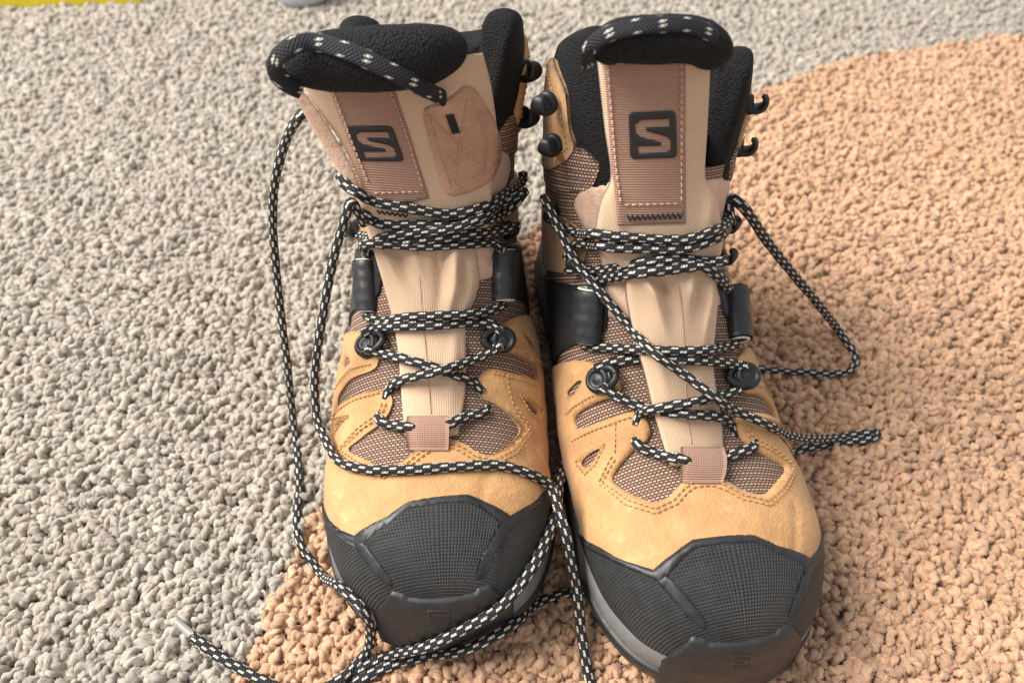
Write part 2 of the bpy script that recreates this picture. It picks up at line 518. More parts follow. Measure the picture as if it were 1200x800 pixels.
def loop_shapes(mat, tag):
    c = bpy.data.collections.new('yarn_loops_' + tag)
    for k in range(8):
        V, F, U = yarn_loop(k * 13 + len(tag))
        o = mesh_obj('yarn_loop', V, F, mat, None, U)
        COL.objects.unlink(o)
        c.objects.link(o)
    return c

def pile(name, pts, rot, scl, tint, mat, tag):
    me = bpy.data.meshes.new(name)
    me.from_pydata([tuple(p) for p in np.asarray(pts) * CM], [], [])
    a = me.attributes.new('rot', 'FLOAT_VECTOR', 'POINT'); a.data.foreach_set('vector', np.asarray(rot, np.float32).ravel())
    a = me.attributes.new('scl', 'FLOAT_VECTOR', 'POINT'); a.data.foreach_set('vector', np.asarray(scl, np.float32).ravel())
    a = me.attributes.new('tint', 'FLOAT', 'POINT'); a.data.foreach_set('value', np.asarray(tint, np.float32))
    o = bpy.data.objects.new(name, me); COL.objects.link(o)
    g = bpy.data.node_groups.new(name, 'GeometryNodeTree')
    g.interface.new_socket('Geometry', in_out='INPUT', socket_type='NodeSocketGeometry')
    g.interface.new_socket('Geometry', in_out='OUTPUT', socket_type='NodeSocketGeometry')
    N = g.nodes.new
    gi, go = N('NodeGroupInput'), N('NodeGroupOutput')
    ci = N('GeometryNodeCollectionInfo'); ci.inputs['Collection'].default_value = loop_shapes(mat, tag)
    ci.inputs['Separate Children'].default_value = True; ci.inputs['Reset Children'].default_value = True
    ip = N('GeometryNodeInstanceOnPoints'); ip.inputs['Pick Instance'].default_value = True
    ar = N('GeometryNodeInputNamedAttribute'); ar.data_type = 'FLOAT_VECTOR'; ar.inputs['Name'].default_value = 'rot'
    asx = N('GeometryNodeInputNamedAttribute'); asx.data_type = 'FLOAT_VECTOR'; asx.inputs['Name'].default_value = 'scl'
    rv = N('FunctionNodeRandomValue'); rv.data_type = 'INT'
    for s in rv.inputs:
        if s.name == 'Max' and s.type == 'INT': s.default_value = 7
        if s.name == 'Min' and s.type == 'INT': s.default_value = 0
    l = g.links.new
    l(gi.outputs[0], ip.inputs['Points']); l(ci.outputs[0], ip.inputs['Instance'])
    l([s for s in rv.outputs if s.type == 'INT'][0], ip.inputs['Instance Index'])
    l(ar.outputs[0], ip.inputs['Rotation']); l(asx.outputs[0], ip.inputs['Scale'])
    l(ip.outputs[0], go.inputs[0])
    md = o.modifiers.new('loops', 'NODES'); md.node_group = g
    o['kind'] = 'stuff'
    return o

# border of the peach zone, traced on the floor
edge = np.array([on_ground(x, y, -.2)[:2] for x, y in ((262, 830), (285, 780), (302, 742), (326, 690), (352, 640), (385, 578), (450, 470), (540, 355), (635, 262), (740, 185), (840, 128), (890, 108), (913, 99), (950, 86), (987, 74), (1033, 64), (1090, 56), (1200, 43), (1330, 32))])
edge = catmull([np.append(e, 0) for e in edge], 1.0)[:, :2]
poly = np.vstack([edge, [(160, edge[-1][1] + 3), (160, -60), (edge[0][0] - 8, -60)]])
def inside(P, poly):
    x, y = P[:, 0], P[:, 1]
    r = np.zeros(len(P), bool)
    j = len(poly) - 1
    for i in range(len(poly)):
        xi, yi = poly[i]; xj, yj = poly[j]
        c = ((yi > y) != (yj > y)) & (x < (xj - xi) * (y - yi) / (yj - yi + 1e-12) + xi)
        r ^= c
        j = i
    return r
sx, sy = .455, .415
gx, gy = np.meshgrid(np.arange(-88, 88, sx), np.arange(-8, 130, sy))
gx = gx + (np.arange(gx.shape[0]) % 2)[:, None] * sx * .5
P = np.stack([gx.ravel(), gy.ravel()], 1) + rng.normal(0, .075, (gx.size, 2))
P2 = P + rng.normal(.2, .12, P.shape)          # a lower layer fills the gaps
nt = len(P)
P2 = P2[(np.abs(P2[:, 0]) < 60) & (P2[:, 1] < 90)]
P = np.vstack([P, P2])
n = len(P)
wave = np.sin(P[:, 0] * .21 + P[:, 1] * .13) + np.sin(P[:, 1] * .33 - P[:, 0] * .17)
P3 = np.column_stack([P, -.50 + rng.normal(0, .045, n) + .03 * wave])
P3[nt:, 2] -= .26
rot = np.column_stack([rng.normal(0, .34, n), rng.normal(0, .34, n), rng.normal(.9, .75, n) + .5 * wave])
scl = rng.uniform(.9, 1.4, (n, 1)) * np.column_stack([rng.uniform(.9, 1.15, n), rng.uniform(.9, 1.15, n), rng.uniform(.85, 1.2, n)])
tint = np.clip(rng.normal(.5, .26, n), 0, 1)
pe = inside(P + rng.normal(0, .12, P.shape), poly)
og = pile('grey_carpet_pile', P3[~pe], rot[~pe], scl[~pe], tint[~pe], M['grey_yarn'], 'grey')
og['label'] = 'warm grey looped wool pile of the carpet'; og['category'] = 'carpet pile'
op = pile('peach_carpet_pile', P3[pe], rot[pe], scl[pe], tint[pe], M['peach_yarn'], 'peach')
op['label'] = 'peach brown looped wool pile, curved carpet motif under the boots'; op['category'] = 'carpet pile'
# ------------------------------------------------------------------ panel tools
def resample(poly, step, closed=True):
    out = []
    n = len(poly)
    for i in range(n if closed else n - 1):
        a, b = np.array(poly[i], float), np.array(poly[(i + 1) % n], float)
        k = max(1, int(np.ceil(np.linalg.norm(b - a) / step)))
        for j in range(k): out.append(a + (b - a) * j / k)
    if not closed: out.append(np.array(poly[-1], float))
    return np.array(out)

def round_poly(poly, it=2):
    """Chaikin corner cutting keeps the outline soft"""
    P = np.array(poly, float)
    for _ in range(it):
        Q = np.roll(P, -1, 0)
        P = np.stack([P * .8 + Q * .2, P * .2 + Q * .8], 1).reshape(-1, 2)
    return P

def fill(outer, holes, res, bres=None):
    """triangulate an outline with holes; returns 2-D points, triangles, boundary loops (point indices)"""
    bres = bres or res * .6
    loops = [resample(outer, bres)] + [resample(h, bres) for h in holes]
    pts = np.vstack(loops)
    edges, k = [], 0
    ids = []
    for l in loops:
        n = len(l); ids.append(list(range(k, k + n)))
        edges += [(k + i, k + (i + 1) % n) for i in range(n)]; k += n
    lo, hi = loops[0].min(0), loops[0].max(0)
    gx, gy = np.meshgrid(np.arange(lo[0], hi[0], res), np.arange(lo[1], hi[1], res * .87))
    gx = gx + (np.arange(gx.shape[0]) % 2)[:, None] * res * .5
    g = np.stack([gx.ravel(), gy.ravel()], 1)
    ok = inside(g, loops[0])
    for h in loops[1:]: ok &= ~inside(g, h)
    g = g[ok]
    if len(g):
        d = np.min(np.linalg.norm(g[:, None] - pts[None], axis=2), axis=1)
        g = g[d > res * .45]
        allp = np.vstack([pts, g])
    else: allp = pts
    r = delaunay_2d_cdt([Vector(p) for p in allp], edges, [], 0, 1e-6)
    P = np.array([tuple(v) for v in r[0]])
    tri = np.array([t for t in r[2] if len(t) == 3])
    c = P[tri].mean(1)
    ok = inside(c, loops[0])
    for h in loops[1:]: ok &= ~inside(c, h)
    tri = tri[ok]
    back = {}
    for i, src in enumerate(r[3]):
        for s_ in src: back[s_] = i
    return P, tri, [[back[i] for i in l] for l in ids]

def skirted(P3, N3, tri, loops, thick, soft):
    """lift a sheet into a slab: rounded rim, side walls"""
    V = P3.copy()
    rim = sorted({i for l in loops for i in l})
    V[rim] -= N3[rim] * soft
    V = list(V); F = [tuple(t) for t in tri]
    # orientation
    a, b, c = (P3[tri[:, k]] for k in range(3))
    fl = (np.cross(b - a, c - a) * N3[tri[:, 0]]).sum(1)
    if fl.sum() < 0: F = [f[::-1] for f in F]
    for l in loops:
        n0 = len(V)
        V += [P3[i] - N3[i] * thick for i in l]
        n = len(l)
        for i in range(n):
            F.append((l[i], l[(i + 1) % n], n0 + (i + 1) % n, n0 + i))
    return V, F

def last_normal(L, th, m):
    return (last(L, th, m, .05) - last(L, th, m)) / .05

def chart_panel(name, b, outer, holes, off, thick, mat, parent, res=.32, soft=.05, puff=None, smooth_it=1, side_uv=False):
    """a panel cut in the pattern chart (L, q) and laid on the boot's surface"""
    outer = round_poly(outer, smooth_it); holes = [round_poly(h, 2) for h in holes]
    P, tri, loops = fill(outer, holes, res)
    L, th = P[:, 0], P[:, 1] / QS * b.m
    o = np.full(len(P), off)
    if puff is not None: o = o + puff(P)
    P3 = last(L, th, b.m, o); N3 = last_normal(L, th, b.m)
    V, F = skirted(P3, N3, tri, loops, thick, soft)
    uv = np.vstack([np.stack([P[:, 1], P[:, 0]], 1)] + [np.stack([P[l][:, 1], P[l][:, 0]], 1) for l in loops])
    if side_uv: uv = np.array(V)[:, 1:3] * (.75, 1.0)
    ob = mesh_obj(name, V, F, mat, parent, uv)
    return ob

def drape(name, b, outer, holes, off, thick, mat, parent, res=5.0, soft=.03, rot=0.0, smooth_it=0, bvh=None, scale=27.0):
    """a patch whose outline was measured on the photo, laid on what is already built there"""
    if smooth_it: outer = round_poly(outer, smooth_it); holes = [round_poly(h, smooth_it) for h in holes]
    P, tri, loops = fill(outer, holes, res)
    P3, N3 = [], []
    bv = bvh or b.bvh
    lasth = None
    for p in P:
        o, d = b.lray(p[0], p[1])
        h = bv.ray_cast(o, d)
        if h[0] is None:
            h = lasth if lasth else (o + d * 38, -d)
            q = o + d * ((h[0] - o).dot(d)); n = h[1]
        else:
            q, n = h[0], h[1]
            if n.dot(d) > 0: n = -n
            lasth = (q, n)
        P3.append(tuple(q)); N3.append(tuple(n))
    P3, N3 = np.array(P3), np.array(N3)
    # smooth normals a little
    nb = {}
    for t in tri:
        for i in t: nb.setdefault(i, set()).update(t)
    for _ in range(3):
        N3 = np.array([N3[list(nb.get(i, {i}))].mean(0) for i in range(len(N3))])
        N3 /= np.linalg.norm(N3, axis=1)[:, None]
    P3 = P3 + N3 * off
    V, F = skirted(P3, N3, tri, loops, thick, soft)
    c, s_ = math.cos(rot), math.sin(rot)
    U = np.stack([(P[:, 0] * c + P[:, 1] * s_) / scale, (-P[:, 0] * s_ + P[:, 1] * c) / scale * 1.15], 1)
    uv = np.vstack([U] + [U[l] for l in loops])
    return mesh_obj(name, V, F, mat, parent, uv)

def stitch_path(soup, pts, nrm, length=.20, gap=.13, r=.032):
    """little thread dashes along a 3-D path with normals"""
    pts = np.asarray(pts, float); nrm = np.asarray(nrm, float)
    L = np.concatenate([[0], np.cumsum(np.linalg.norm(np.diff(pts, axis=0), axis=1))])
    at = lambda t: np.array([np.interp(t, L, pts[:, k]) for k in range(3)])
    an = lambda t: np.array([np.interp(t, L, nrm[:, k]) for k in range(3)])
    t = gap
    while t + length < L[-1]:
        p = [at(t) + an(t) * -.015, at(t + length * .3) + an(t) * .03, at(t + length * .7) + an(t) * .03, at(t + length) + an(t) * -.015]
        soup.add(*tube_data(p, r, 5))
        t += length + gap

def chart_stitch(soup, b, poly, off, closed=False, **kw):
    P = resample(poly, .12, closed)
    if closed: P = np.vstack([P, P[:1]])
    th = P[:, 1] / QS * b.m
    stitch_path(soup, last(P[:, 0], th, b.m, off), last_normal(P[:, 0], th, b.m), **kw)

def px_stitch(soup, b, poly, off, **kw):
    P = resample(poly, 3.0, False)
    a, n_ = [], []
    for p in P:
        h, n = b.hit(p[0], p[1], off)
        if h is not None: a.append(tuple(h)); n_.append(tuple(n))
    if len(a) > 2: stitch_path(soup, a, n_, **kw)

def inset(poly, d):
    """shrink (d>0) or grow a polygon"""
    P = np.array(poly, float); n = len(P)
    area = 0.5 * np.sum(P[:, 0] * np.roll(P[:, 1], -1) - np.roll(P[:, 0], -1) * P[:, 1])
    s_ = 1 if area > 0 else -1
    out = []
    for i in range(n):
        e1 = P[i] - P[i - 1]; e2 = P[(i + 1) % n] - P[i]
        n1 = np.array((-e1[1], e1[0])) / max(np.linalg.norm(e1), 1e-6) * s_
        n2 = np.array((-e2[1], e2[0])) / max(np.linalg.norm(e2), 1e-6) * s_
        v = n1 + n2; v /= max(np.linalg.norm(v), .5)
        out.append(P[i] + v * d)
    return np.array(out)

# ------------------------------------------------------------------ sole outline (plan)
_ws = np.array([(0, 0), (.06, .75), (.22, 1.55), (.7, 2.65), (1.5, 3.6), (2.7, 4.35), (4.3, 4.92), (6.4, 5.2), (9, 5.15), (12, 4.7), (16, 4.1), (20, 3.95), (24, 3.95), (26.4, 3.7), (28, 2.9), (29, 1.7), (29.35, .75), (29.45, 0)])
def sole_ring(off, z, m, n=140, spring=1.0):
    a = np.linspace(0, math.pi, n)
    s_ = 29.45 * (1 - np.cos(a)) / 2
    w = pchip(_ws[:, 0], _ws[:, 1], s_)
    R_ = np.stack([w, s_], 1)
    Lf = np.stack([-w, s_], 1)[::-1][1:-1]
    P = np.vstack([R_, Lf])
    P[:, 0] -= m * np.interp(P[:, 1], [0, 4, 9, 14, 29], [.15, .05, 0, .1, .2])
    d = np.roll(P, -1, 0) - np.roll(P, 1, 0)
    nn = np.stack([d[:, 1], -d[:, 0]], 1); nn /= np.linalg.norm(nn, axis=1)[:, None]
    Q = P + nn * off
    zz = z + spring * .75 * np.clip(1 - P[:, 1] / 5, 0, 1) ** 2
    return np.column_stack([Q, zz])

def loft_rings(rings, mat, name, parent, cap_bottom=True, cap_top=True):
    n = len(rings[0]); V = np.vstack(rings); F = grid_faces(len(rings), n, True)
    V = list(V)
    U = []
    for k, r in enumerate(rings):
        l = np.concatenate([[0], np.cumsum(np.linalg.norm(np.diff(r, axis=0), axis=1))])
        U += [(x, r[0][2] + k * .01) for x in l]
    if cap_bottom:
        V.append(rings[0].mean(0)); U.append((0, 0)); F += [(len(V) - 1, (i + 1) % n, i) for i in range(n)]
    if cap_top:
        V.append(rings[-1].mean(0)); U.append((0, 0)); b0 = (len(rings) - 1) * n; F += [(len(V) - 1, b0 + i, b0 + (i + 1) % n) for i in range(n)]
    return mesh_obj(name, V, F, mat, parent, U)

# ------------------------------------------------------------------ hardware
def frame(n, up):
    n = np.array(n, float); n /= np.linalg.norm(n)
    u = np.array(up, float); u -= n * u.dot(n); u /= np.linalg.norm(u)
    return n, u, np.cross(u, n)

def plate(path2, width, thick):
    """bent plate: path in (out, up), swept across; rounded section"""
    return path2, width, thick

def speed_hook(b, p, n, up, parent, size=1.0, tilt=0.0):
    """open lace hook: riveted foot and a curled claw"""
    n, u, r = frame(n, up)
    S = Soup(); p = np.array(p, float)
    W = lambda o, v, s_: p + size * (n * o + u * v + r * s_)
    path = [(-.12, -.24), (.12, -.26), (.36, -.25), (.58, -.15), (.72, .04), (.76, .26), (.66, .44), (.52, .50)]
    wid = [.46, .46, .44, .42, .40, .34, .26, .14]
    th = [.17, .18, .19, .19, .18, .16, .13, .08]
    cp = catmull([np.array((a, c, 0)) for a, c in path], .09)
    k = np.linspace(0, 1, len(cp)); kk = np.linspace(0, 1, len(path))
    ww = np.interp(k, kk, wid); tt = np.interp(k, kk, th)
    T = np.gradient(cp, axis=0); T /= np.linalg.norm(T, axis=1)[:, None]
    V = []; sd = 14
    for i in range(len(cp)):
        nx = np.array((-T[i][1], T[i][0]))
        for j in range(sd):
            a = 2 * math.pi * j / sd
            ca, sa = math.cos(a), math.sin(a)
            e = np.sign(ca) * abs(ca) ** .7 * ww[i]; f = np.sign(sa) * abs(sa) ** .7 * tt[i]
            V.append(W(cp[i][0] + nx[0] * f, cp[i][1] + nx[1] * f, e))
    S.add(V, grid_faces(len(cp), sd, True) + [tuple(range(sd)), tuple(range((len(cp) - 1) * sd, len(cp) * sd))])
    hk = S.build('lace_hook', M['plastic'], parent)
    S = Soup()
    V = []; rr = [(.50, -.14), (.50, .04), (.44, .11), (.30, .14), (.12, .15)]      # rivet foot: low dome
    for q, z in rr:
        for j in range(16):
            a = 2 * math.pi * j / 16
            V.append(W(z, q * math.sin(a) * 1.1 - .05, q * math.cos(a)))
    S.add(V, grid_faces(len(rr), 16, True) + [tuple(range(64, 80))])
    S.build('rivet', M['plastic'], hk)
    return hk

def stud_hook(b, p, n, inward, parent, size=1.0):
    """low eyelet at the throat: round riveted head with a yoke that holds the lace"""
    n, u, r = frame(n, inward)           # u points to the throat
    S = Soup(); p = np.array(p, float)
    W = lambda o, v, s_: p + size * (n * o + u * v + r * s_)
    rr = [(.56, -.15), (.58, .12), (.55, .26), (.46, .36), (.36, .38), (.33, .31), (.20, .30), (.10, .36), (.02, .37)]
    V = []
    for q, z in rr:
        for j in range(20):
            a = 2 * math.pi * j / 20
            V.append(W(z, q * math.sin(a) - .18, q * math.cos(a)))
    S.add(V, grid_faces(len(rr), 20, True) + [tuple(range(160, 180))])
    for s_ in (-1, 1):                   # yoke arms
        path = catmull([W(.10, -.10, .36 * s_), W(.22, .22, .38 * s_), W(.28, .50, .30 * s_), W(.26, .66, .12 * s_), W(.26, .68, 0)], .07)
        S.add(*tube_data(path, .15 * size, 10))
    path = catmull([W(.05, .1, -.3), W(.12, .3, -.1), W(.12, .3, .1), W(.05, .1, .3)], .1)
    S.add(*tube_data(path, .17 * size, 8))
    return S.build('lace_stud', M['plastic'], parent)

def s_mark(cx, cy, w, h, shear_x=0.0, rot=0.0, flat=True):
    """outline of the S cut out of the square badge (photo pixels)"""
    pts = [(.86, .17), (.26, .17), (.13, .26), (.13, .44), (.24, .54), (.66, .66), (.66, .73), (.17, .73), (.17, .89), (.76, .89), (.87, .81), (.87, .62), (.76, .53), (.36, .41), (.36, .34), (.86, .34)]
    return [map_px(cx, cy, w, h, x, y, shear_x, rot) for x, y in pts]
def map_px(cx, cy, w, h, x, y, shear_x, rot):
    a, c = (x - .5) * w, (y - .5) * h
    a += shear_x * c
    return (cx + a * math.cos(rot) - c * math.sin(rot), cy + a * math.sin(rot) + c * math.cos(rot))
def badge_square(cx, cy, w, h, shear_x=0.0, rot=0.0):
    o = []
    for qx, qy, a0 in ((.9, .1, -90), (.9, .9, 0), (.1, .9, 90), (.1, .1, 180)):
        for k in range(4):
            a = math.radians(a0 + 30 * k)
            o.append(map_px(cx, cy, w, h, qx + .1 * math.cos(a), qy + .1 * math.sin(a), shear_x, rot))
    return o

# ------------------------------------------------------------------ pattern of the upper, cut once on the right-hand boot and mirrored for the other
RB = Boot('hiking_boot', 1, 9.75, 13.0, math.radians(8.5))
LB = Boot('hiking_boot', -1, -3.15, 14.8, math.radians(4))

CAPQ = np.array([-14, -10.5, -8.5, -6, -4.6, -3.45, -2.3, -1.25, -.2, .9, 1.9, 3.1, 4.1, 5.0, 6.2, 8.5, 10.5, 14])
CAPL = np.array([12, 10.9, 8.9, 7.1, 6.0, 5.25, 5.55, 5.95, 5.92, 5.8, 5.3, 5.05, 4.95, 5.5, 6.6, 8.7, 10.6, 12])
INNER = [(15.05, -6.45), (14.94, -4.87), (14.44, -3.37), (13.82, -2.64), (12.99, -2.6), (13.0, -4.2), (12.8, -5.78), (12.21, -5.7), (12.12, -3.63), (12.19, -2.29), (11.8, -1.8), (11.12, -1.7), (10.66, -2.05), (10.62, -2.47), (10.14, -3.41), (9.59, -4.38), (8.61, -3.41), (7.86, -2.33), (8.0, -1.68), (8.41, -1.22), (8.66, -.73), (8.6, .1), (8.25, .6), (7.74, 1.1), (7.46, 1.89), (8.19, 2.92), (9.09, 4.32), (9.35, 3.37), (9.75, 2.39), (10.2, 1.95), (10.86, 1.8), (11.46, 2.17), (11.6, 3.99), (11.55, 5.8), (12.1, 5.9), (12.5, 4.6), (12.45, 2.84), (13.1, 2.7), (14.0, 3.2), (14.5, 4.2), (14.7, 5.6)]
HOLES = [[(11.01, -6.02), (11.13, -4.16), (10.74, -4.82), (10.58, -5.58)], [(10.7, 4.4), (10.95, 6.0), (10.35, 6.2)], [(13.9, -6.1), (14.14, -4.91), (14.01, -4.64), (13.6, -5.7)], [(13.3, 4.7), (13.75, 5.7), (13.35, 6.2), (13.1, 5.6)]]
low = [(float(np.interp(q, CAPQ, CAPL)) - .7, q) for q in (10.4, 8.6, 6.6, 5.3, 4.1, 3.3, 2.2, 1, -1, -2.3, -3.4, -4.4, -6, -8, -9, -10.4)]
VAMP = INNER + [(14.9, 7.5), (15.2, 10.4)] + low + [(15.2, -10.4), (15.1, -7.5)]

# ------------------------------------------------------------------ one boot
def boot_body(b):
    m, root = b.m, b.root
    # woven upper under everything
    LL = np.concatenate([np.linspace(0, 4, 30), np.linspace(4.2, 22.9, 90)]); TT = np.linspace(-math.pi, math.pi, 161)
    G = last(LL[:, None], TT[None, :], m, 0.0)
    uv = np.stack(np.broadcast_arrays(TT[None, :] * QS, LL[:, None]), -1).reshape(-1, 2)
    up = mesh_obj('upper', G.reshape(-1, 3), grid_faces(len(LL), len(TT)), M['mesh'], root, uv)
    b.solid(up)
    # nude gusset round the ankle, between the flaps
    g = chart_panel('gusset', b, [(16.2, -3.3), (17.8, -3.1), (19.2, -3.3), (20.4, -4.4), (21.3, -5.2), (22.0, -4.4), (22.3, -2.6), (22.3, 2.6), (22.0, 4.4), (21.3, 5.2), (20.4, 4.4), (19.2, 3.3), (17.8, 3.1), (16.2, 3.3)], [], .07, .1, M['nude'], root)
    b.solid(g)
    # tan leather with its cut-out windows
    def puff(P):
        d = np.full(len(P), 9.0)
        for h in [INNER] + HOLES:
            r = resample(h, .3, h is not INNER); d = np.minimum(d, np.linalg.norm(P[:, None] - r[None], axis=2).min(1))
        wav = .04 * np.sin(P[:, 0] * 3.1 + 1.7 * np.sin(P[:, 1] * 1.2)) * np.sin(P[:, 1] * 2.3 + P[:, 0]) * np.clip((P[:, 0] - 7) / 2, 0, 1)
        return wav + .07 * (1 - np.exp(-d / .35)) + .05 * np.sin(P[:, 1] * 1.3 + 1) * np.exp(-((P[:, 0] - 6.6) / .8) ** 2) - .09 * np.exp(-((P[:, 1] + 1.9 + .25 * (P[:, 0] - 6)) / .16) ** 2) * (P[:, 0] < 7.3) - .10 * np.exp(-((P[:, 1] - 3.2 - .3 * (P[:, 0] - 6)) / .16) ** 2) * (P[:, 0] < 7.3)
    v = chart_panel('leather_vamp', b, VAMP, HOLES, .20, .22, M['leather'], root, .26, .06, puff, 2)
    b.solid(v)
    S = Soup()
    for d_ in (.28, .50):
        w = inset(INNER + [(15, 7.5), (5, 7.5), (4, 0), (5, -7.5), (15, -7.5)], d_)[12:31]
        chart_stitch(S, b, w[2:], .30, length=.17, gap=.11)
    for h in HOLES[:2]: chart_stitch(S, b, inset(h, -.24), .29, True, length=.15, gap=.10)
    chart_stitch(S, b, [(13.25, -2.9), (13.28, -4.3), (13.05, -6.3)], .29, length=.15, gap=.1)
    chart_stitch(S, b, [(11.95, -2.3), (11.88, -3.8), (11.9, -6.0)], .29, length=.15, gap=.1)
    chart_stitch(S, b, [(12.0, -3.1), (11.3, -3.3), (10.5, -3.6)], .29, length=.15, gap=.1)
    chart_stitch(S, b, [(11.3, 2.4), (11.32, 3.9), (11.25, 6.2)], .29, length=.15, gap=.1)
    chart_stitch(S, b, [(12.75, 3.0), (12.85, 4.6), (12.4, 6.4)], .29, length=.15, gap=.1)
    S.build('stitching', M['thread'], v)
    # black heel straps and ankle leather, both sides, wrapping to the heel
    for s_ in (-1, 1):
        hs = chart_panel('heel_strap', b, [(15.55, 3.2 * s_), (17.75, 2.75 * s_), (18.0, 5.3 * s_), (18.3, 9 * s_), (18.6, 14.5 * s_), (14.0, 14.5 * s_), (15.2, 9 * s_), (15.6, 5.8 * s_)], [], .20, .2, M['strap'], root)
        al = chart_panel('ankle_panel', b, [(18.4, 4.4 * s_), (19.6, 4.0 * s_), (20.6, 5.0 * s_), (20.9, 7.5 * s_), (21.4, 14.5 * s_), (18.9, 14.5 * s_), (18.6, 9 * s_)], [], .18, .2, M['leather'], root)
        b.solid(hs); b.solid(al)
        am = chart_panel('ankle_mesh', b, [(21.9, 3.9 * s_), (22.9, 3.4 * s_), (23.5, 4.4 * s_), (23.6, 6 * s_), (23.4, 14.5 * s_), (21.9, 14.5 * s_), (21.7, 6 * s_)], [], .13, .12, M['mesh'], root)
        b.solid(am)
        # leather over the padded collar
        cl = chart_panel('collar_leather', b, [(22.3, 7.6 * s_), (22.9, 5.6 * s_), (23.5, 5.0 * s_), (24.3, 5.5 * s_), (25.1, 5.6 * s_), (25.9, 5.9 * s_), (26.7, 6.8 * s_), (27.5, 7.8 * s_), (27.6, 9 * s_), (27.4, 11 * s_), (27.0, 15.2 * s_), (22.2, 15.2 * s_)], [], .26, .25, M['leather'], root, .3, .06)
        b.solid(cl)
        S = Soup()
        chart_stitch(S, b, [(22.7, 6.6 * s_), (23.5, 5.5 * s_), (25.0, 6.0 * s_), (26.5, 7.6 * s_), (27.2, 8.5 * s_)], .29, length=.17, gap=.12)
        S.build('stitching', M['thread'], cl)
    # padded collar: a thick open ring
    rows, cols = 26, 70
    lo, hi = 22.0, LTOP - .1
    V = []; th_in = 1.45
    prof = []                               # cross-section of the padding from outside bottom over the top to inside bottom
    def ring_pt(k, f):
        """k: position round the ring 0..1 (slot to slot), f: position over the section 0..1"""
        return None
    fs = np.concatenate([np.linspace(0, .42, 22), np.linspace(.44, .60, 12), np.linspace(.62, 1, 12)])
    ks = (1 - np.cos(np.linspace(0, math.pi, cols))) / 2 * .55 + np.linspace(0, 1, cols) * .45
    for f in fs:
        for k in ks:
            e = min(k, 1 - k) * 2                       # 0 at the slot, 1 at the heel
            if f <= .43: Lr = lo + (hi - lo) * (f / .43); dep = 0.0; cap = 0
            elif f < .61:
                a = (f - .43) / .18 * math.pi; Lr = hi + .6 * math.sin(a); dep = th_in / 2 * (1 - math.cos(a)); cap = 1
            else: Lr = hi - (hi - lo) * ((f - .61) / .39); dep = th_in
            # round the front corner of each flap
            slot = np.interp(Lr, [22, 23.2, 25, 27, 28.8], [.46, .49, .54, .62, .70])
            corner = 2.5
            drop = 0.0
            th0 = slot
            arc = (math.pi - th0) * e * 4.6
            if arc < corner: drop = corner - math.sqrt(max(0, corner ** 2 - (corner - arc) ** 2))
            L2 = lo + (Lr - lo) * (1 - drop / (hi - lo) * 1.0)
            th = th0 + (math.pi - th0) * e
            # round the vertical front edge
            if arc < .75:
                q = .75 - math.sqrt(max(0, .5625 - (.75 - arc) ** 2))
                dep = dep + (th_in / 2 - dep) * (q / .75)
            sg = 1 if k < .5 else -1
            th = th * sg
            V.append(last(min(L2, LTOP), th, m, -dep + .04) + np.array((0, 0, max(0, L2 - LTOP) * .95)))
    G = np.array(V)
    uv = np.stack(np.broadcast_arrays(ks[None, :] * 24, (fs * 14)[:, None]), -1).reshape(-1, 2)
    co = mesh_obj('padded_collar', G, grid_faces(len(fs), cols), M['collar'], root, uv)
    b.solid(co)
    # inside of the boot
    LL = np.linspace(12, 24, 30)
    G = last(LL[:, None], TT[None, :], m, -.9)
    mesh_obj('lining', G.reshape(-1, 3), grid_faces(len(LL), len(TT)), M['dark'], root)

    # ---------------- rubber toe cap
    nq, nl = 90, 46
    q = np.linspace(-10.5, 10.5, nq); k = np.linspace(0, 1, nl)
    top = np.interp(q, CAPQ, CAPL)
    def cap_surface(name, off, mat, shape=None, parent=root, k0=0.0, soft=True):
        L = .05 + (top[:, None] - .05) * (k0 + (1 - k0) * k[None, :])
        th = q[:, None] / QS * m + 0 * L
        o = off + 0 * L
        if shape is not None: o = o + shape(L, q[:, None] + 0 * L, top[:, None])
        P = last(L, th, m, o)
        rim = last(top, q / QS * m, m, .02)
        P = np.concatenate([P, rim[:, None, :]], 1)
        uv = np.stack([q[:, None] * .9 + 0 * L, L], -1); uv = np.concatenate([uv, uv[:, -1:]], 1)
        return mesh_obj(name, P.reshape(-1, 3), grid_faces(nq, nl + 1, False, m > 0), mat, parent, uv.reshape(-1, 2))
    def relief(L, q_, tp):
        edge = np.clip((tp - L) / .14, 0, 1) ** .5                      # rounded upper edge
        o = -.12 * (1 - edge)
        band = np.clip(1 - np.abs(tp - L - .45) / .35, 0, 1)            # smooth rim stands proud
        o = o + .035 * np.clip(band * 3, 0, 1) * (L > 1.5)
        for s_, qc in ((-1, -3.1), (1, 3.7)):                             # the two swept ribs running down from the dips
            cx_ = qc - s_ * -.05 * (5.2 - L) + s_ * .25 * (5.2 - L) * 0
            o = o + .05 * np.exp(-((q_ - (qc - s_ * -.35 * (3.6 - L))) / .4) ** 2) * np.clip((L - 2.2) / .8, 0, 1) * np.clip((6 - L) / .5, 0, 1)
        return o
    cap = cap_surface('toe_cap', .30, M['rubber_grid'], relief)
    b.solid(cap)
    # textured centre of the cap
    prl = lambda P: relief(P[:, 0], P[:, 1], np.interp(P[:, 1], CAPQ, CAPL))
    qs = [-8.6, -7.2, -6, -5.2, -4.6, -4.0, -3.45, -2.9, -2.3, -1.8, -1.25, -.2, .9, 1.4, 1.9, 2.5, 3.1, 3.6, 4.1, 4.5, 5.0, 5.6, 6.2, 7.4, 8.6]
    tl = lambda q_, d_: (float(np.interp(q_, CAPQ, CAPL)) - d_, q_)
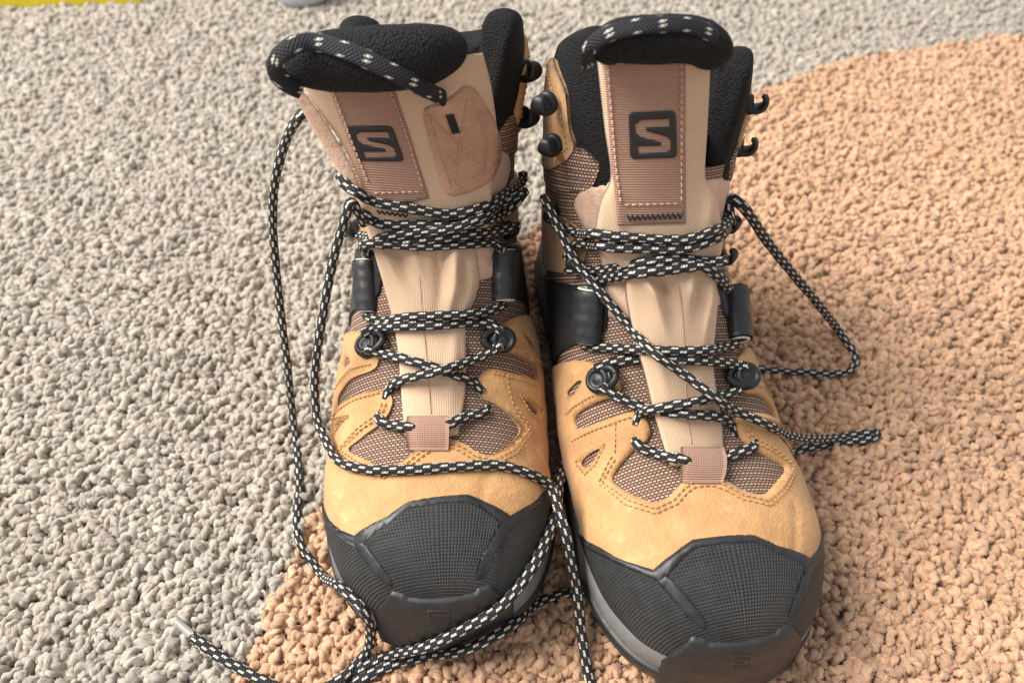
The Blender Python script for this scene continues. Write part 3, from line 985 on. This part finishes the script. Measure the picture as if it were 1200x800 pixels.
    wd = lambda q_: .42 + .22 * math.exp(-((q_ + 3.1) / .9) ** 2) + .22 * math.exp(-((q_ - 3.9) / .9) ** 2)
    chart_panel('cap_rim', b, [tl(q_, .03) for q_ in qs] + [tl(q_, wd(q_)) for q_ in qs[::-1]], [], .345, .14, M['rubber'], cap, .16, .03, prl, 0)
    for pts in ([(-3.6, 4.75), (-2.9, 4.85), (-2.5, 4.0), (-2.2, 3.1), (-2.15, 2.6), (-2.5, 2.5), (-2.85, 2.9), (-3.25, 3.9)], [(4.3, 4.5), (3.6, 4.6), (3.2, 3.9), (2.95, 3.1), (2.9, 2.6), (3.25, 2.5), (3.6, 2.9), (4.0, 3.8)]):
        chart_panel('cap_rib', b, [(l_, q_) for q_, l_ in pts], [], .36, .14, M['rubber'], cap, .14, .05, prl)

    # ---------------- sole
    mid = loft_rings([sole_ring(o, z, m) for z, o in ((1.2, .10), (1.3, .30), (1.8, .44), (2.4, .42), (2.95, .34), (3.25, .20), (3.35, -.1), (3.3, -.5))], M['midsole'], 'midsole', root)
    b.solid(mid)
    osl = loft_rings([sole_ring(o, z, m) for z, o in ((-.18, -.2), (-.12, .12), (.15, .32), (.7, .46), (1.2, .56), (1.45, .58), (1.6, .50), (1.6, .2))], M['outsole'], 'outsole', root)
    b.solid(osl)
    # bumper: the outsole curls up over the toe
    n1, n2 = 61, 22
    full = sole_ring(0, 0, m, 400)
    cum = np.concatenate([[0], np.cumsum(np.linalg.norm(np.diff(full[:, :2], axis=0), axis=1))]); tot = cum[-1]
    V = []; U = []
    tt = np.linspace(-1, 1, n1)
    for t_ in tt:
        s_arc = (t_ * 3.1) % (tot + 1e-6)
        px_ = np.interp(s_arc, cum, full[:, 0]); py_ = np.interp(s_arc, cum, full[:, 1])
        e = .03; s1, s0 = (s_arc + e) % tot, (s_arc - e) % tot
        dx = np.interp(s1, cum, full[:, 0]) - np.interp(s0, cum, full[:, 0]); dy = np.interp(s1, cum, full[:, 1]) - np.interp(s0, cum, full[:, 1])
        nn = np.array((dy, -dx)); nn /= np.linalg.norm(nn)
        ztop = 4.85 - 1.9 * np.clip((abs(t_) - .72) / .28, 0, 1) ** 1.3 + .12 * (abs(abs(t_) - .62) < .12)
        for j in range(n2):
            f = j / (n2 - 1)
            z = .7 + (ztop - .7) * min(1, f / .8)
            o = .60 - .12 * np.clip((z - 1.5) / 2, 0, 1) - np.interp(z, [3.1, 4.25, 5.2], [0, .22, .62])
            if f > .8: g_ = (f - .8) / .2; o = o - .22 * (1 - math.sqrt(max(0, 1 - g_ * g_))) - .22 * g_ ; z = z + .08 * math.sin(g_ * math.pi / 2)
            edge = np.clip((1 - abs(t_)) / .08, 0, 1) ** .5
            o = o * edge + .38 * (1 - edge)
            V.append((px_ + nn[0] * o, py_ + nn[1] * o, z + .1)); U.append((t_ * 3.1, z))
    bm_ = mesh_obj('toe_bumper', V, grid_faces(n1, n2, False, True), M['outsole'], osl, U)
    b.solid(bm_)
    b.close()
    return cap, osl, bm_
# ------------------------------------------------------------------ tongue
def make_tongue(b, rows, folds, thick=.45):
    """rows: (x left, y left, x right, y right, s, bulge); a padded sheet bent across"""
    A = []
    for xl, yl, xr, yr, s_, bu in rows:
        l = b.at_s(xl, yl, s_ + bu * .7); r = b.at_s(xr, yr, s_ + bu * .7)
        A.append((*l, *r, bu))
    A = np.array(A); n = len(A)
    kk = np.linspace(0, n - 1, n * 11)
    D = np.array([pchip(np.arange(n), A[:, j], kk) for j in range(7)]).T
    tt = np.linspace(-1, 1, 61)
    Pl, Pr, bu = D[:, None, 0:3], D[:, None, 3:6], D[:, None, 6:7]
    t = tt[None, :, None]
    G = (Pl + Pr) / 2 + (Pr - Pl) / 2 * t
    out = np.array((0, -.82, .57))
    G = G + out * bu * (1 - np.abs(t) ** 2.2) * 1.25
    # folds: (row, t, row radius, t radius, height)
    K, T = np.meshgrid(kk, tt, indexing='ij')
    d = np.zeros_like(K)
    for r0, t0, rr, tr, h, sl in folds:
        d += h * np.exp(-((K - r0) / rr) ** 2 - ((T - t0 - sl * (K - r0)) / tr) ** 2)
    edge = np.clip((1 - np.abs(T)) / .06, 0, 1) ** .5
    G = G + out * (d - .10 * (1 - edge))[..., None]
    w = np.linalg.norm(np.diff(G, axis=0), axis=2).mean(1); cv = np.concatenate([[0], np.cumsum(w)])
    hw = np.linalg.norm(Pr - Pl, axis=2)[:, 0] / 2
    uv = np.stack([T * hw[:, None], -cv[:, None] + 0 * T], -1)
    nr, nc = K.shape
    back = G - out * thick
    V = np.concatenate([G.reshape(-1, 3), back.reshape(-1, 3)]); U = np.concatenate([uv.reshape(-1, 2)] * 2)
    F = grid_faces(nr, nc); o = nr * nc
    F += [tuple(i + o for i in f[::-1]) for f in grid_faces(nr, nc)]
    for i in range(nr - 1):
        F += [(i * nc, (i + 1) * nc, o + (i + 1) * nc, o + i * nc), (i * nc + nc - 1, o + i * nc + nc - 1, o + (i + 1) * nc + nc - 1, (i + 1) * nc + nc - 1)]
    for j in range(nc - 1):
        F += [(j, o + j, o + j + 1, j + 1), ((nr - 1) * nc + j, (nr - 1) * nc + j + 1, o + (nr - 1) * nc + j + 1, o + (nr - 1) * nc + j)]
    ob = mesh_obj('tongue', V, F, M['twill'], b.root, U)
    b.solid(ob); b.close()
    return ob

def px_path(b, pts, step=.12):
    """control points -> local 3-D path. (x, y, lift): on what is built there; (x, y, 'g', lift): on the carpet; (x, y, 's', s): at distance s; (x, y, 'i'): between neighbours"""
    out = []
    for p in pts:
        x, y = p[0], p[1]
        if p[2] == 'g':
            q = b.Mi @ on_ground(x, y, p[3] if len(p) > 3 else .22)
        elif p[2] == 's': q = b.at_s(x, y, p[3])
        elif p[2] == 'i': q = None
        elif p[2] == 'a':                       # rests on whichever boot or the carpet is there
            q = b.Mi @ on_ground(x, y, .22); d0 = (q - b.Mi @ EYE).length
            for bb in (RB, LB):
                h, n = bb.hit(x, y, p[3])
                if h is not None:
                    h = b.Mi @ (bb.M @ h); dd = (h - b.Mi @ EYE).length
                    if dd < d0: q, d0 = h, dd
        else:
            q, n = b.hit(x, y, p[2])
        out.append(q)
    o = b.Mi @ EYE
    dist = [None if q is None else (q - o).length for q in out]
    idx = [i for i, q in enumerate(out) if q is not None]
    for i, q in enumerate(out):
        if q is None:
            dd = np.interp(i, idx, [dist[k] for k in idx])
            _, d = b.lray(pts[i][0], pts[i][1])
            out[i] = o + d * dd
    return catmull([np.array(q) for q in out], step)

LACE_R = .25
def make_lace(b, strands, aglets):
    S = Soup(); u0 = 0.0
    for st in strands:
        P = px_path(b, st)
        for _ in range(2):
            P[1:-1] = (P[:-2] + 2 * P[1:-1] + P[2:]) / 4
        k_ = np.arange(len(P)) * .12
        V, F, U = tube_data(P, LACE_R * (1 + .035 * np.sin(k_ * 2.1 + u0) + .025 * np.sin(k_ * 5.3 + u0 * 2)), 14, .86)
        S.add(V, F, [(a + u0, c) for a, c in U]); u0 += 3.37
    lc = S.build('lace', M['lace'], b.root)
    for a in aglets:
        P = px_path(b, a, .1)
        A = Soup(); A.add(*tube_data(P, LACE_R * .82, 12)); A.build('aglet', M['aglet'], lc)
    return lc

def place(b, px, lift=0.0):
    h, n = b.hit(px[0], px[1], lift)
    return np.array(h), np.array(n)

def lace_tube(b, top, bot, width, parent):
    """strap folded round into a tube that guides the lace, pale binding at both mouths"""
    p0, n0 = place(b, top); p1, n1 = place(b, bot)
    n = n0 + n1; n /= np.linalg.norm(n)
    ax = p1 - p0; ln = np.linalg.norm(ax); ax /= ln
    r = width / 2
    side = np.cross(ax, n)
    S = Soup(); k = 26; sd = 24
    V, U = [], []
    for i in range(k):
        f = i / (k - 1); c = p0 + ax * ln * f + n * (r * .22)
        wob = 1 + .03 * math.sin(f * 19) * math.sin(f * 7 + 1) - .05 * (abs(f - .5) * 2) ** 6
        for j in range(sd):
            a = 2 * math.pi * j / sd
            rr = r * wob * (1 + .015 * math.sin(5 * a + f * 11))
            V.append(c + rr * (math.cos(a) * n * .78 + math.sin(a) * side)); U.append((f * ln, j / sd * 6))
    S.add(V, grid_faces(k, sd, True), U)
    t = S.build('lace_guide', M['strap'], parent)
    for f in (-.012, 1.012):
        c = p0 + ax * ln * f + n * (r * .22)
        ring = [c + r * .62 * (math.cos(a) * n * .78 + math.sin(a) * side) for a in np.linspace(0, 2 * math.pi, 25)]
        S = Soup(); S.add(*tube_data(ring, .08, 8)); S.build('binding', M['white'], t)
        V = [c] + [c + r * .93 * (math.cos(a) * n * .78 + math.sin(a) * side) for a in np.linspace(0, 2 * math.pi, 25)[:-1]]
        mesh_obj('tube_mouth', V, [(0, 1 + j, 1 + (j + 1) % 24) for j in range(24)], M['dark'], t)
    b.solid(t)
    return t

def pad_roll(b, pts, radii, depth):
    """padded top of the tongue; pts (x, y, s)"""
    P = catmull([np.array(b.at_s(x, y, s_)) for x, y, s_ in pts], .14)
    k = np.linspace(0, 1, len(P))
    rr = np.interp(k, np.linspace(0, 1, len(radii)), radii)
    rr = rr * np.sqrt(np.clip(1 - (np.abs(k - .5) * 2) ** 9, .08, 1))
    sd = 30
    T = np.gradient(P, axis=0); T /= np.linalg.norm(T, axis=1)[:, None]
    V, U = [], []
    for i in range(len(P)):
        f = np.array((0, -.77, .64)); f -= T[i] * f.dot(T[i]); f /= np.linalg.norm(f)     # towards the front
        u = np.cross(f, T[i]); u = u if u[2] > 0 else -u
        for j in range(sd):
            a = 2 * math.pi * j / sd
            lump = 1 + .05 * math.sin(3 * a + i * .09) * math.sin(i * .13)
            V.append(P[i] + lump * rr[i] * (math.cos(a) * f * depth + math.sin(a) * u)); U.append((i * .14, j * .2))
    F = grid_faces(len(P), sd, True) + [tuple(range(sd))[::-1], tuple(range((len(P) - 1) * sd, len(P) * sd))]
    o = mesh_obj('tongue_pad', V, F, M['pad'], b.root, U)
    b.solid(o); b.close()
    return o

def finish_boot(b, spec):
    root = b.root
    cap, osl, bumper = boot_body(b)
    tg = make_tongue(b, spec['tongue'], spec['folds'])
    # centre seam of the gathered tongue
    S = Soup(); P = px_path(b, [(x, y, .015) for x, y in spec['seam']]); S.add(*tube_data(P, .02, 6)); S.build('seam', M['patch'], tg)
    # webbing with the badge
    wb = drape('webbing', b, spec['web'], [], .07, .09, M['webbing'], tg, 4.5, .03, spec['web_rot'])
    b.solid(wb); b.close()
    S = Soup()
    for st in spec['web_stitch']: px_stitch(S, b, st, .035, length=.18, gap=.12, r=.038)
    S.build('stitching', M['thread_rose'], wb)
    cx, cy, w, h, sh, ro = spec['badge']
    drape('emblem', b, badge_square(cx, cy, w, h, sh, ro), [s_mark(cx, cy, w, h, sh, ro)], .05, .06, M['emblem'], wb, 2.5, .012)
    if spec.get('bartack'):
        S = Soup()
        (x0, y0), (x1, y1), hgt, n = spec['bartack']
        zz = []
        for i in range(n * 2 + 1):
            f = i / (n * 2); zz.append((x0 + (x1 - x0) * f, y0 + (y1 - y0) * f + (hgt if i % 2 else 0), .03))
        P = [np.array(b.hit(x, y, l)[0]) for x, y, l in zz]
        S.add(*tube_data(resample3(P), .035, 6)); S.build('bar_tack', M['thread_black'], wb)
    # padded top
    pd = pad_roll(b, *spec['pad'])
    # side flap of the tongue (left-hand boot)
    for e in spec.get('edges', []):
        P = catmull([np.array(b.at_s(x, y, q)) for x, y, q in e], .12)
        S = Soup(); S.add(*tube_data(P, .40 * np.sin(np.linspace(.35, 2.8, len(P))) ** .5, 14, .22, up=(-.45, -.6, .65))); S.build('tongue_edge', M['nude'], tg)
    if 'patch' in spec:
        pt = drape('leather_patch', b, spec['patch'], [], .10, .14, M['patch'], tg, 5, .05, smooth_it=2)
        b.solid(pt); b.close()
        S = Soup()
        for st in spec['patch_stitch']: px_stitch(S, b, st, .03, length=.15, gap=.10, r=.03)
        S.build('stitching', M['thread_rose'], pt)
        S = Soup()
        x0, y0, x1, y1 = spec['patch_tack']
        for i in range(9):
            f = i / 8; x, y = x0 + (x1 - x0) * f, y0 + (y1 - y0) * f
            P = [np.array(b.hit(x + d, y - d * .15, .035)[0]) for d in (-4.5, 0, 4.5)]
            S.add(*tube_data(P, .05, 6))
        S.build('bar_tack', M['thread_black'], pt)
    # pull cord on top of the tongue
    P = px_path(b, spec['cord'], .12)
    for _ in range(4): P[1:-1] = (P[:-2] + 2 * P[1:-1] + P[2:]) / 4
    S = Soup(); S.add(*tube_data(P, spec['cord_r'], 18, .46, up=(0, -.7, .7))); S.build('pull_cord', M['pull'], root)
    # webbing keeper at the foot of the throat
    kx0, ky0, kx1, ky1, dx = spec['keeper']
    kp = []
    nU, nV = 11, 16
    a0 = [place(b, (kx0 + (kx1 - kx0) * i / (nU - 1) + dx, ky0 - 2)) for i in range(nU)]
    a1 = [place(b, (kx0 + (kx1 - kx0) * i / (nU - 1), ky1)) for i in range(nU)]
    V, U = [], []
    for j in range(nV):
        f = j / (nV - 1)
        for i in range(nU):
            n = (a0[i][1] + a1[i][1]); n /= np.linalg.norm(n)
            V.append(a0[i][0] * (1 - f) + a1[i][0] * f + n * (.10 + .30 * math.sin(math.pi * min(1, f * 1.05)) ** .8)); U.append((i * .16, f * 2.2))
    G = np.array(V); off = np.array((0, -.25, .95)) * -.13
    V = list(G) + list(G + off); nn = nU * nV
    F = grid_faces(nV, nU) + [tuple(i + nn for i in f[::-1]) for f in grid_faces(nV, nU)]
    for j in range(nV - 1): F += [(j * nU, nn + j * nU, nn + (j + 1) * nU, (j + 1) * nU), (j * nU + nU - 1, (j + 1) * nU + nU - 1, nn + (j + 1) * nU + nU - 1, nn + j * nU + nU - 1)]
    for i in range(nU - 1): F += [(i, i + 1, nn + i + 1, nn + i), ((nV - 1) * nU + i, nn + (nV - 1) * nU + i, nn + (nV - 1) * nU + i + 1, (nV - 1) * nU + i + 1)]
    mesh_obj('lace_keeper', V, F, M['webbing'], root, U + U)
    # lace guides on the heel strap
    for t in spec['tubes']: lace_tube(b, *t, root)
    b.close()
    # hardware
    up = np.array((0, .1, 1.0))
    for x, y, sx, size in spec['studs']:
        p, n = place(b, (x, y)); stud_hook(b, p, n, np.array((sx, 0, .1)), root, size)
    for x, y, size, out, s_ in spec['hooks']:
        if s_ is None: p, n = place(b, (x, y))
        else: p = np.array(b.at_s(x, y, s_)); n = np.array(out, float)
        if out is not None: n = np.array(out, float)
        speed_hook(b, p, n, up, root, size)
    # emblem on the bumper
    cx, cy, w, h = spec['bumper_badge']
    drape('emblem', b, badge_square(cx, cy, w, h), [s_mark(cx, cy, w, h)], .03, .05, M['rubber'], bumper, 2.2, .01)

def resample3(P, step=.05):
    out = []
    for a, c in zip(P[:-1], P[1:]):
        k = max(1, int(np.linalg.norm(c - a) / step))
        out += [a + (c - a) * i / k for i in range(k)]
    return out + [P[-1]]

r_ = .2     # lace lies on the surface
RIGHT = dict(
    tongue=[(703, 66, 834, 64, 16.6, .45), (712, 150, 830, 150, 16.0, .4), (719, 205, 827, 205, 15.45, .35), (706, 240, 842, 238, 15.0, .35), (700, 285, 848, 285, 14.2, .35), (735, 322, 838, 324, 13.4, .45), (737, 350, 842, 352, 12.8, .5), (748, 405, 838, 405, 11.4, .4), (758, 440, 838, 440, 10.4, .35), (770, 490, 846, 490, 8.9, .3), (786, 545, 850, 545, 7.2, .15)],
    folds=[(5.55, -.58, .75, .13, .62, .22), (5.5, -.28, .6, .10, -.42, .2), (5.4, .30, .7, .14, .36, -.12), (5.4, .52, .6, .08, -.2, -.12), (5.8, .78, .8, .11, .38, -.12), (5.3, .1, .5, .1, .12, 0), (7.4, -.6, 1, .16, .10, 0), (8, .5, 1.2, .2, .08, 0), (3.2, -.8, .7, .12, .2, .2), (3.2, .8, .7, .12, .2, -.2)],
    seam=[(796, 335), (800, 370), (802, 410), (803, 445), (806, 490), (810, 520)],
    web=[(707, 67), (803, 66), (803, 262), (724, 264), (716, 180)], web_rot=0.0,
    web_stitch=[[(712, 70), (721, 180), (727, 238)], [(798, 70), (798, 238)], [(729, 240), (797, 238)]],
    badge=(765, 158, 55, 55, 0, -.035), bartack=((735, 252), (800, 249), 7, 11),
    pad=([(700, 66, 16.9), (722, 49, 16.7), (770, 46, 16.6), (818, 49, 16.7), (842, 68, 17.0)], [.75, .85, .9, .85, .75], 1.25),
    edges=[], cord_r=.30, cord=[(690, 76, 's', 16.4), (690, 58, 's', 16.1), (708, 42, 's', 15.9), (738, 33, 's', 15.8), (770, 29, 's', 15.8), (808, 30, 's', 15.9), (836, 42, 's', 16.0), (847, 58, 's', 16.3), (850, 78, 's', 16.7)],
    keeper=(797, 526, 846, 566, 0),
    tubes=[((694, 340), (690, 399), 1.75), ((857, 340), (862, 398), 1.7)],
    studs=[(708, 444, 1, 1.15), (869, 441, -1, 1.15)],
    hooks=[(641, 120, .98, (-.62, -.72, .1), 19.6), (648, 169, .95, (-.62, -.72, .1), 19.4), (880, 122, .85, (.9, -.4, .1), 19.2), (868, 172, .85, (.9, -.4, .1), 18.8), (654, 250, 1.0, (-.7, -.7, .2), None), (675, 306, .85, (-.5, -.8, .3), None), (848, 262, .9, (.75, -.6, .2), None), (846, 300, .85, (.7, -.6, .3), None)],
    bumper_badge=(868, 774, 28, 16),
    lace=[
        # free end that crosses the instep and folds back on the carpet
        [(656, 246, r_ + .3), (660, 228, r_ + .75), (672, 255, r_ + .7), (689, 294, r_ + .7), (710, 332, r_ + .5), (738, 374, r_ + .3), (768, 410, r_ + .75), (797, 440, r_ + .5), (825, 468, r_ + .75), (850, 484, r_ + .6), (890, 500, r_ + .25), (922, 509, r_ + .3), (950, 514, 'i'), (985, 512, 'g', .35), (1012, 508, 'g', .3), (1028, 507, 'g', .25), (1022, 514, 'g', .2), (985, 518, 'g', .2), (952, 523, 'g', .2), (930, 530, 'g', .2)],
        # loop thrown out on the right
        [(846, 262, r_ + .2), (856, 232, 'i'), (868, 240, 's', 16.6), (900, 284, 'i'), (932, 324, 'i'), (962, 360, 'i'), (986, 392, 'g', .5), (1002, 418, 'g', .25), (996, 434, 'g', .22), (972, 438, 'g', .22), (940, 436, 'g', .22), (905, 434, 'g', .22), (880, 430, 'g', .2)],
        # ankle wraps
        [(655, 252, r_ + .25), (663, 266, r_ + .1), (684, 271, r_ + .02), (700, 273, r_ + .04), (708, 274, r_ + .06), (720, 275, r_), (740, 277, r_ + .03), (800, 279, r_ + .05), (830, 270, r_), (846, 256, r_ + .1), (852, 244, r_ + .3)],
        [(672, 300, r_ + .2), (680, 284, r_), (696, 284, r_ + .04), (708, 286, r_ + .05), (722, 288, r_), (740, 289, r_ + .03), (800, 289, r_ + .05), (832, 279, r_), (846, 266, r_ + .1)],
        [(674, 312, r_ + .3), (690, 316, r_), (712, 315, r_), (749, 307, r_), (784, 303, r_), (830, 305, r_), (852, 305, r_ + .3)],
        [(698, 338, r_), (700, 330, r_), (714, 325, r_), (749, 319, r_ + .1), (788, 314, r_ + .1), (816, 312, r_ + .15), (834, 320, r_), (848, 338, r_ + .05)],
        # from the guides to the studs
        [(688, 405, r_ - .08), (700, 406, r_), (722, 407, r_), (770, 410, r_), (820, 411, r_), (842, 408, r_), (860, 405, r_ - .08)],
        [(704, 434, r_ + .25), (716, 426, r_ + .1), (749, 419, r_), (790, 420, r_), (836, 424, r_ + .05), (858, 430, r_ + .2), (868, 436, r_ + .3)],
        [(710, 452, r_ + .3), (722, 460, r_ + .1), (753, 477, r_), (795, 484, r_ + .15), (844, 490, r_), (856, 496, r_ - .15), (864, 510, r_ - .4)],
        [(868, 452, r_ + .3), (860, 458, r_ + .1), (844, 464, r_), (809, 470, r_ + .35), (770, 478, r_ + .1), (750, 485, r_ - .1), (744, 498, r_ - .4)],
        # lowest run through the keeper
        [(744, 514, r_ - .4), (749, 522, r_ - .05), (767, 531, r_), (795, 537, r_), (820, 540, r_ - .1), (847, 535, r_), (868, 530, r_), (880, 526, r_ - .05), (886, 516, r_ - .4)],
        # the other loose end, led between the boots and round the left-hand toe
        [(668, 470, 'g', .2), (667, 500, 'g', .3), (664, 535, 'g', 2.2), (655, 568, 'g', 3.6), (644, 603, 'a', .3), (630, 640, 'a', .27), (610, 675, 'a', .27), (580, 708, 'a', .27), (545, 729, 'a', .28), (500, 750, 'a', .3), (450, 770, 'g', .25), (415, 788, 'g', .25), (388, 803, 'g', .22), (372, 820, 'g', .2), (380, 828, 'g', .2), (405, 808, 'g', .22), (440, 787, 'g', .25), (490, 770, 'g', .25), (545, 753, 'a', .3), (590, 730, 'a', .3), (632, 705, 'a', .28), (668, 694, 'g', .22), (700, 690, 'g', .2)],
    ],
    aglets=[])
LEFT = dict(
    tongue=[(350, 92, 566, 62, 15.6, .7), (372, 128, 577, 108, 15.5, .6), (402, 172, 583, 165, 15.3, .5), (421, 216, 576, 222, 14.9, .4), (424, 252, 576, 256, 14.5, .4), (436, 290, 558, 290, 13.8, .45), (448, 330, 562, 326, 12.8, .5), (462, 385, 546, 385, 11.2, .4), (467, 420, 546, 418, 10.0, .35), (470, 460, 545, 460, 8.7, .3), (474, 510, 537, 510, 6.9, .15)],
    folds=[(5.6, .55, .8, .13, .55, -.1), (5.5, .24, .7, .11, -.42, -.08), (5.4, -.75, .5, .1, .28, .2), (5.3, -.52, .5, .08, -.25, .2), (5.3, -.2, .5, .12, .2, .1), (6, .85, .9, .1, .12, 0), (7.5, .7, 1.2, .16, .12, 0), (8.4, .55, .8, .2, .1, 0), (3.3, -.7, .8, .14, .12, .2)],
    seam=[(489, 296), (493, 340), (496, 380), (500, 420), (503, 455), (505, 485)],
    web=[(384, 100), (461, 100), (481, 160), (503, 232), (468, 240), (432, 233), (414, 180)], web_rot=.06,
    web_stitch=[[(390, 104), (418, 178), (434, 218)], [(457, 104), (477, 160), (496, 222)], [(437, 226), (496, 224)]],
    badge=(440, 168, 54, 41, .36, .01), bartack=((442, 246), (478, 251), 4, 6),
    pad=([(334, 80, 15.3), (372, 72, 15.1), (430, 70, 15.0), (490, 64, 15.2), (546, 54, 15.9)], [.8, 1.15, 1.25, 1.2, .8], 1.0),
    edges=[[(347, 106, 16.1), (366, 134, 15.9), (389, 172, 15.6), (408, 206, 15.2), (420, 230, 14.9)]],
    patch=[(493, 128), (510, 122), (528, 114), (544, 99), (556, 103), (568, 120), (580, 142), (588, 168), (586, 192), (576, 212), (550, 226), (522, 231), (510, 190)],
    patch_stitch=[[(500, 132), (528, 222)], [(500, 134), (568, 200)], [(552, 112), (570, 160), (568, 202), (530, 222)], [(548, 114), (530, 218)]],
    patch_tack=(527, 135, 534, 155),
    cord_r=.35, cord=[(352, 106, 's', 14.4), (330, 94, 's', 14.1), (322, 76, 's', 14.0), (338, 56, 's', 14.0), (369, 52, .16), (414, 64, .16), (462, 84, .16), (492, 98, .16), (519, 113, .14)],
    keeper=(478, 490, 525, 528, 0),
    tubes=[((430, 307), (433, 364), 1.45), ((590, 296), (588, 351), 1.6)],
    studs=[(436, 404, 1, 1.12), (584, 398, -1, 1.12)],
    hooks=[(614, 82, 1.0, (.62, -.72, .1), 19.4), (612, 136, 1.0, (.65, -.7, .1), 19.2), (610, 212, 1.0, (.75, -.6, .2), None), (592, 268, .9, (.6, -.75, .25), None), (420, 266, .9, (-.7, -.65, .2), None)],
    bumper_badge=(514, 722, 28, 15),
    lace=[
        # loose end over the left side, loop on the carpet, tip out to the left
        [(362, 128, 's', 17.0), (352, 136, 's', 16.6), (335, 165, 'i'), (322, 215, 'i'), (320, 265, 'i'), (326, 340, 'i'), (337, 430, 'i'), (344, 500, 'g', .35), (350, 560, 'g', .25), (350, 630, 'g', .25), (376, 672, 'a', .3), (408, 685, 'a', .3), (431, 708, 'a', .3), (439, 736, 'a', .3), (428, 766, 'g', .3), (396, 798, 'g', .5), (350, 812, 'g', .4), (300, 793, 'g', .3), (252, 765, 'g', .25), (225, 744, 'g', .22)],
        # loose end across the toe
        [(426, 262, 's', 14.2), (418, 246, 's', 13.9), (411, 236, 's', 13.7), (405, 254, 's', 13.5), (390, 306, 's', 12.9), (380, 360, 'i'), (372, 410, 'i'), (369, 448, 's', 10.6), (372, 492, 's', 9.4), (384, 520, r_ + .1), (403, 543, r_ + .1), (435, 553, r_ + .05), (480, 553, r_ + .02), (540, 549, r_ + .02), (585, 548, r_ + .02), (615, 557, r_ + .05), (637, 571, 'a', .35), (652, 590, 'g', 5.2), (662, 620, 'g', 4.6), (669, 655, 'g', 3.4), (676, 692, 'g', 2.2), (681, 740, 'g', 1.0), (688, 784, 'g', .22), (694, 812, 'g', .22), (706, 850, 'g', .2)],
        # ankle wraps
        [(399, 206, 's', 15.4), (406, 218, 's', 14.8), (420, 226, 's', 14.35), (435, 231, r_ + .02), (480, 242, r_), (528, 249, r_), (564, 241, r_), (588, 226, r_), (606, 210, r_ + .1), (613, 202, r_ + .35)],
        [(409, 236, 's', 14.9), (416, 246, 's', 14.45), (428, 252, 's', 14.1), (438, 257, r_), (450, 261, r_), (490, 262, r_), (530, 262, r_ + .05), (562, 258, r_), (588, 248, r_), (608, 234, r_ + .1), (616, 222, r_ + .4)],
        [(417, 272, r_ + .3), (430, 276, r_), (450, 277, r_), (492, 270, r_ + .2), (530, 262, r_ + .42), (560, 250, r_ + .3), (590, 238, r_ + .2), (612, 226, r_ + .3)],
        [(433, 304, r_), (436, 292, r_), (452, 286, r_), (495, 280, r_ + .1), (546, 273, r_ + .12), (582, 270, r_ + .1), (596, 264, r_ + .3)],
        [(424, 278, r_ + .3), (440, 284, r_ + .2), (495, 288, r_), (546, 285, r_), (576, 286, r_), (590, 296, r_)],
        # guides to studs
        [(432, 370, r_ - .08), (440, 374, r_), (452, 376, r_), (480, 371, r_), (540, 368, r_), (572, 364, r_), (588, 358, r_ - .08)],
        [(433, 396, r_ + .3), (444, 385, r_ + .1), (468, 382, r_), (510, 381, r_), (558, 378, r_), (574, 382, r_ + .1), (584, 390, r_ + .3)],
        [(436, 412, r_ + .3), (450, 414, r_ + .1), (480, 422, r_), (510, 431, r_), (540, 442, r_), (556, 449, r_ - .1), (562, 462, r_ - .4)],
        [(584, 406, r_ + .3), (574, 411, r_ + .1), (556, 421, r_), (516, 434, r_ + .4), (480, 443, r_ + .1), (458, 454, r_ - .1), (450, 466, r_ - .4)],
        [(442, 484, r_ - .4), (447, 494, r_ - .05), (460, 499, r_), (480, 501, r_), (503, 502, r_ - .1), (526, 497, r_), (548, 489, r_), (566, 485, r_ - .05), (574, 476, r_ - .4)],
    ],
    aglets=[[(232, 750, 'g', .22), (224, 743, 'g', .22), (214, 734, 'g', .22), (206, 726, 'g', .24)]])
finish_boot(RB, RIGHT)
finish_boot(LB, LEFT)
make_lace(RB, RIGHT['lace'], RIGHT['aglets'])
make_lace(LB, LEFT['lace'], LEFT['aglets'])
RB.root['label'] = 'tan hiking boot with upright centred tongue, lace looped out onto the peach carpet'
LB.root['label'] = 'tan hiking boot with tongue slumped sideways, long loose lace lying across its toe'
for b in (RB, LB): b.root['category'] = 'boot'; b.root['group'] = 'pair of hiking boots'

# ------------------------------------------------------------------ things at the far edge
a0, a1 = on_ground(-60, 9.8, 0), on_ground(166, 4.2, 0)
d = (a1 - a0).normalized(); nrm = Vector((-d.y, d.x, 0))
V = []
a0 = a0 - d * 12
for z, inn in ((-.1, 0), (.9, 0), (1.05, .15), (1.05, 9), (-.1, 9)):
    for p in (a0, a1): V.append(tuple(p + nrm * inn + Vector((0, 0, z))))
F = [(2 * i, 2 * i + 1, 2 * i + 3, 2 * i + 2) for i in range(4)] + [(0, 2, 4, 6, 8), (1, 9, 7, 5, 3)]
yl = mesh_obj('yellow_board', V, F, M['yellow'], None, None, False)
yl['label'] = 'flat bright yellow board lying on the grey carpet at the top left edge'; yl['category'] = 'board'
c = on_ground(351, 11, 0) + Vector((0, 2.9, 0))
V, U = [], []
prof = [(0.02, .0), (2.2, .0), (2.65, .12), (2.9, .45), (2.98, 1.0), (2.9, 2.5), (2.75, 4.5), (2.55, 4.6), (2.45, 4.2), (.02, 4.1)]
for r0, z in prof:
    for k in range(40):
        a = 2 * math.pi * k / 40
        V.append((c.x + r0 * math.cos(a), c.y + r0 * math.sin(a), z - .05))
pc = mesh_obj('cup', V, grid_faces(len(prof), 40, True), M['pale'], None)
pc['label'] = 'pale blue grey rounded pot cut off by the top edge behind the boots'; pc['category'] = 'pot'
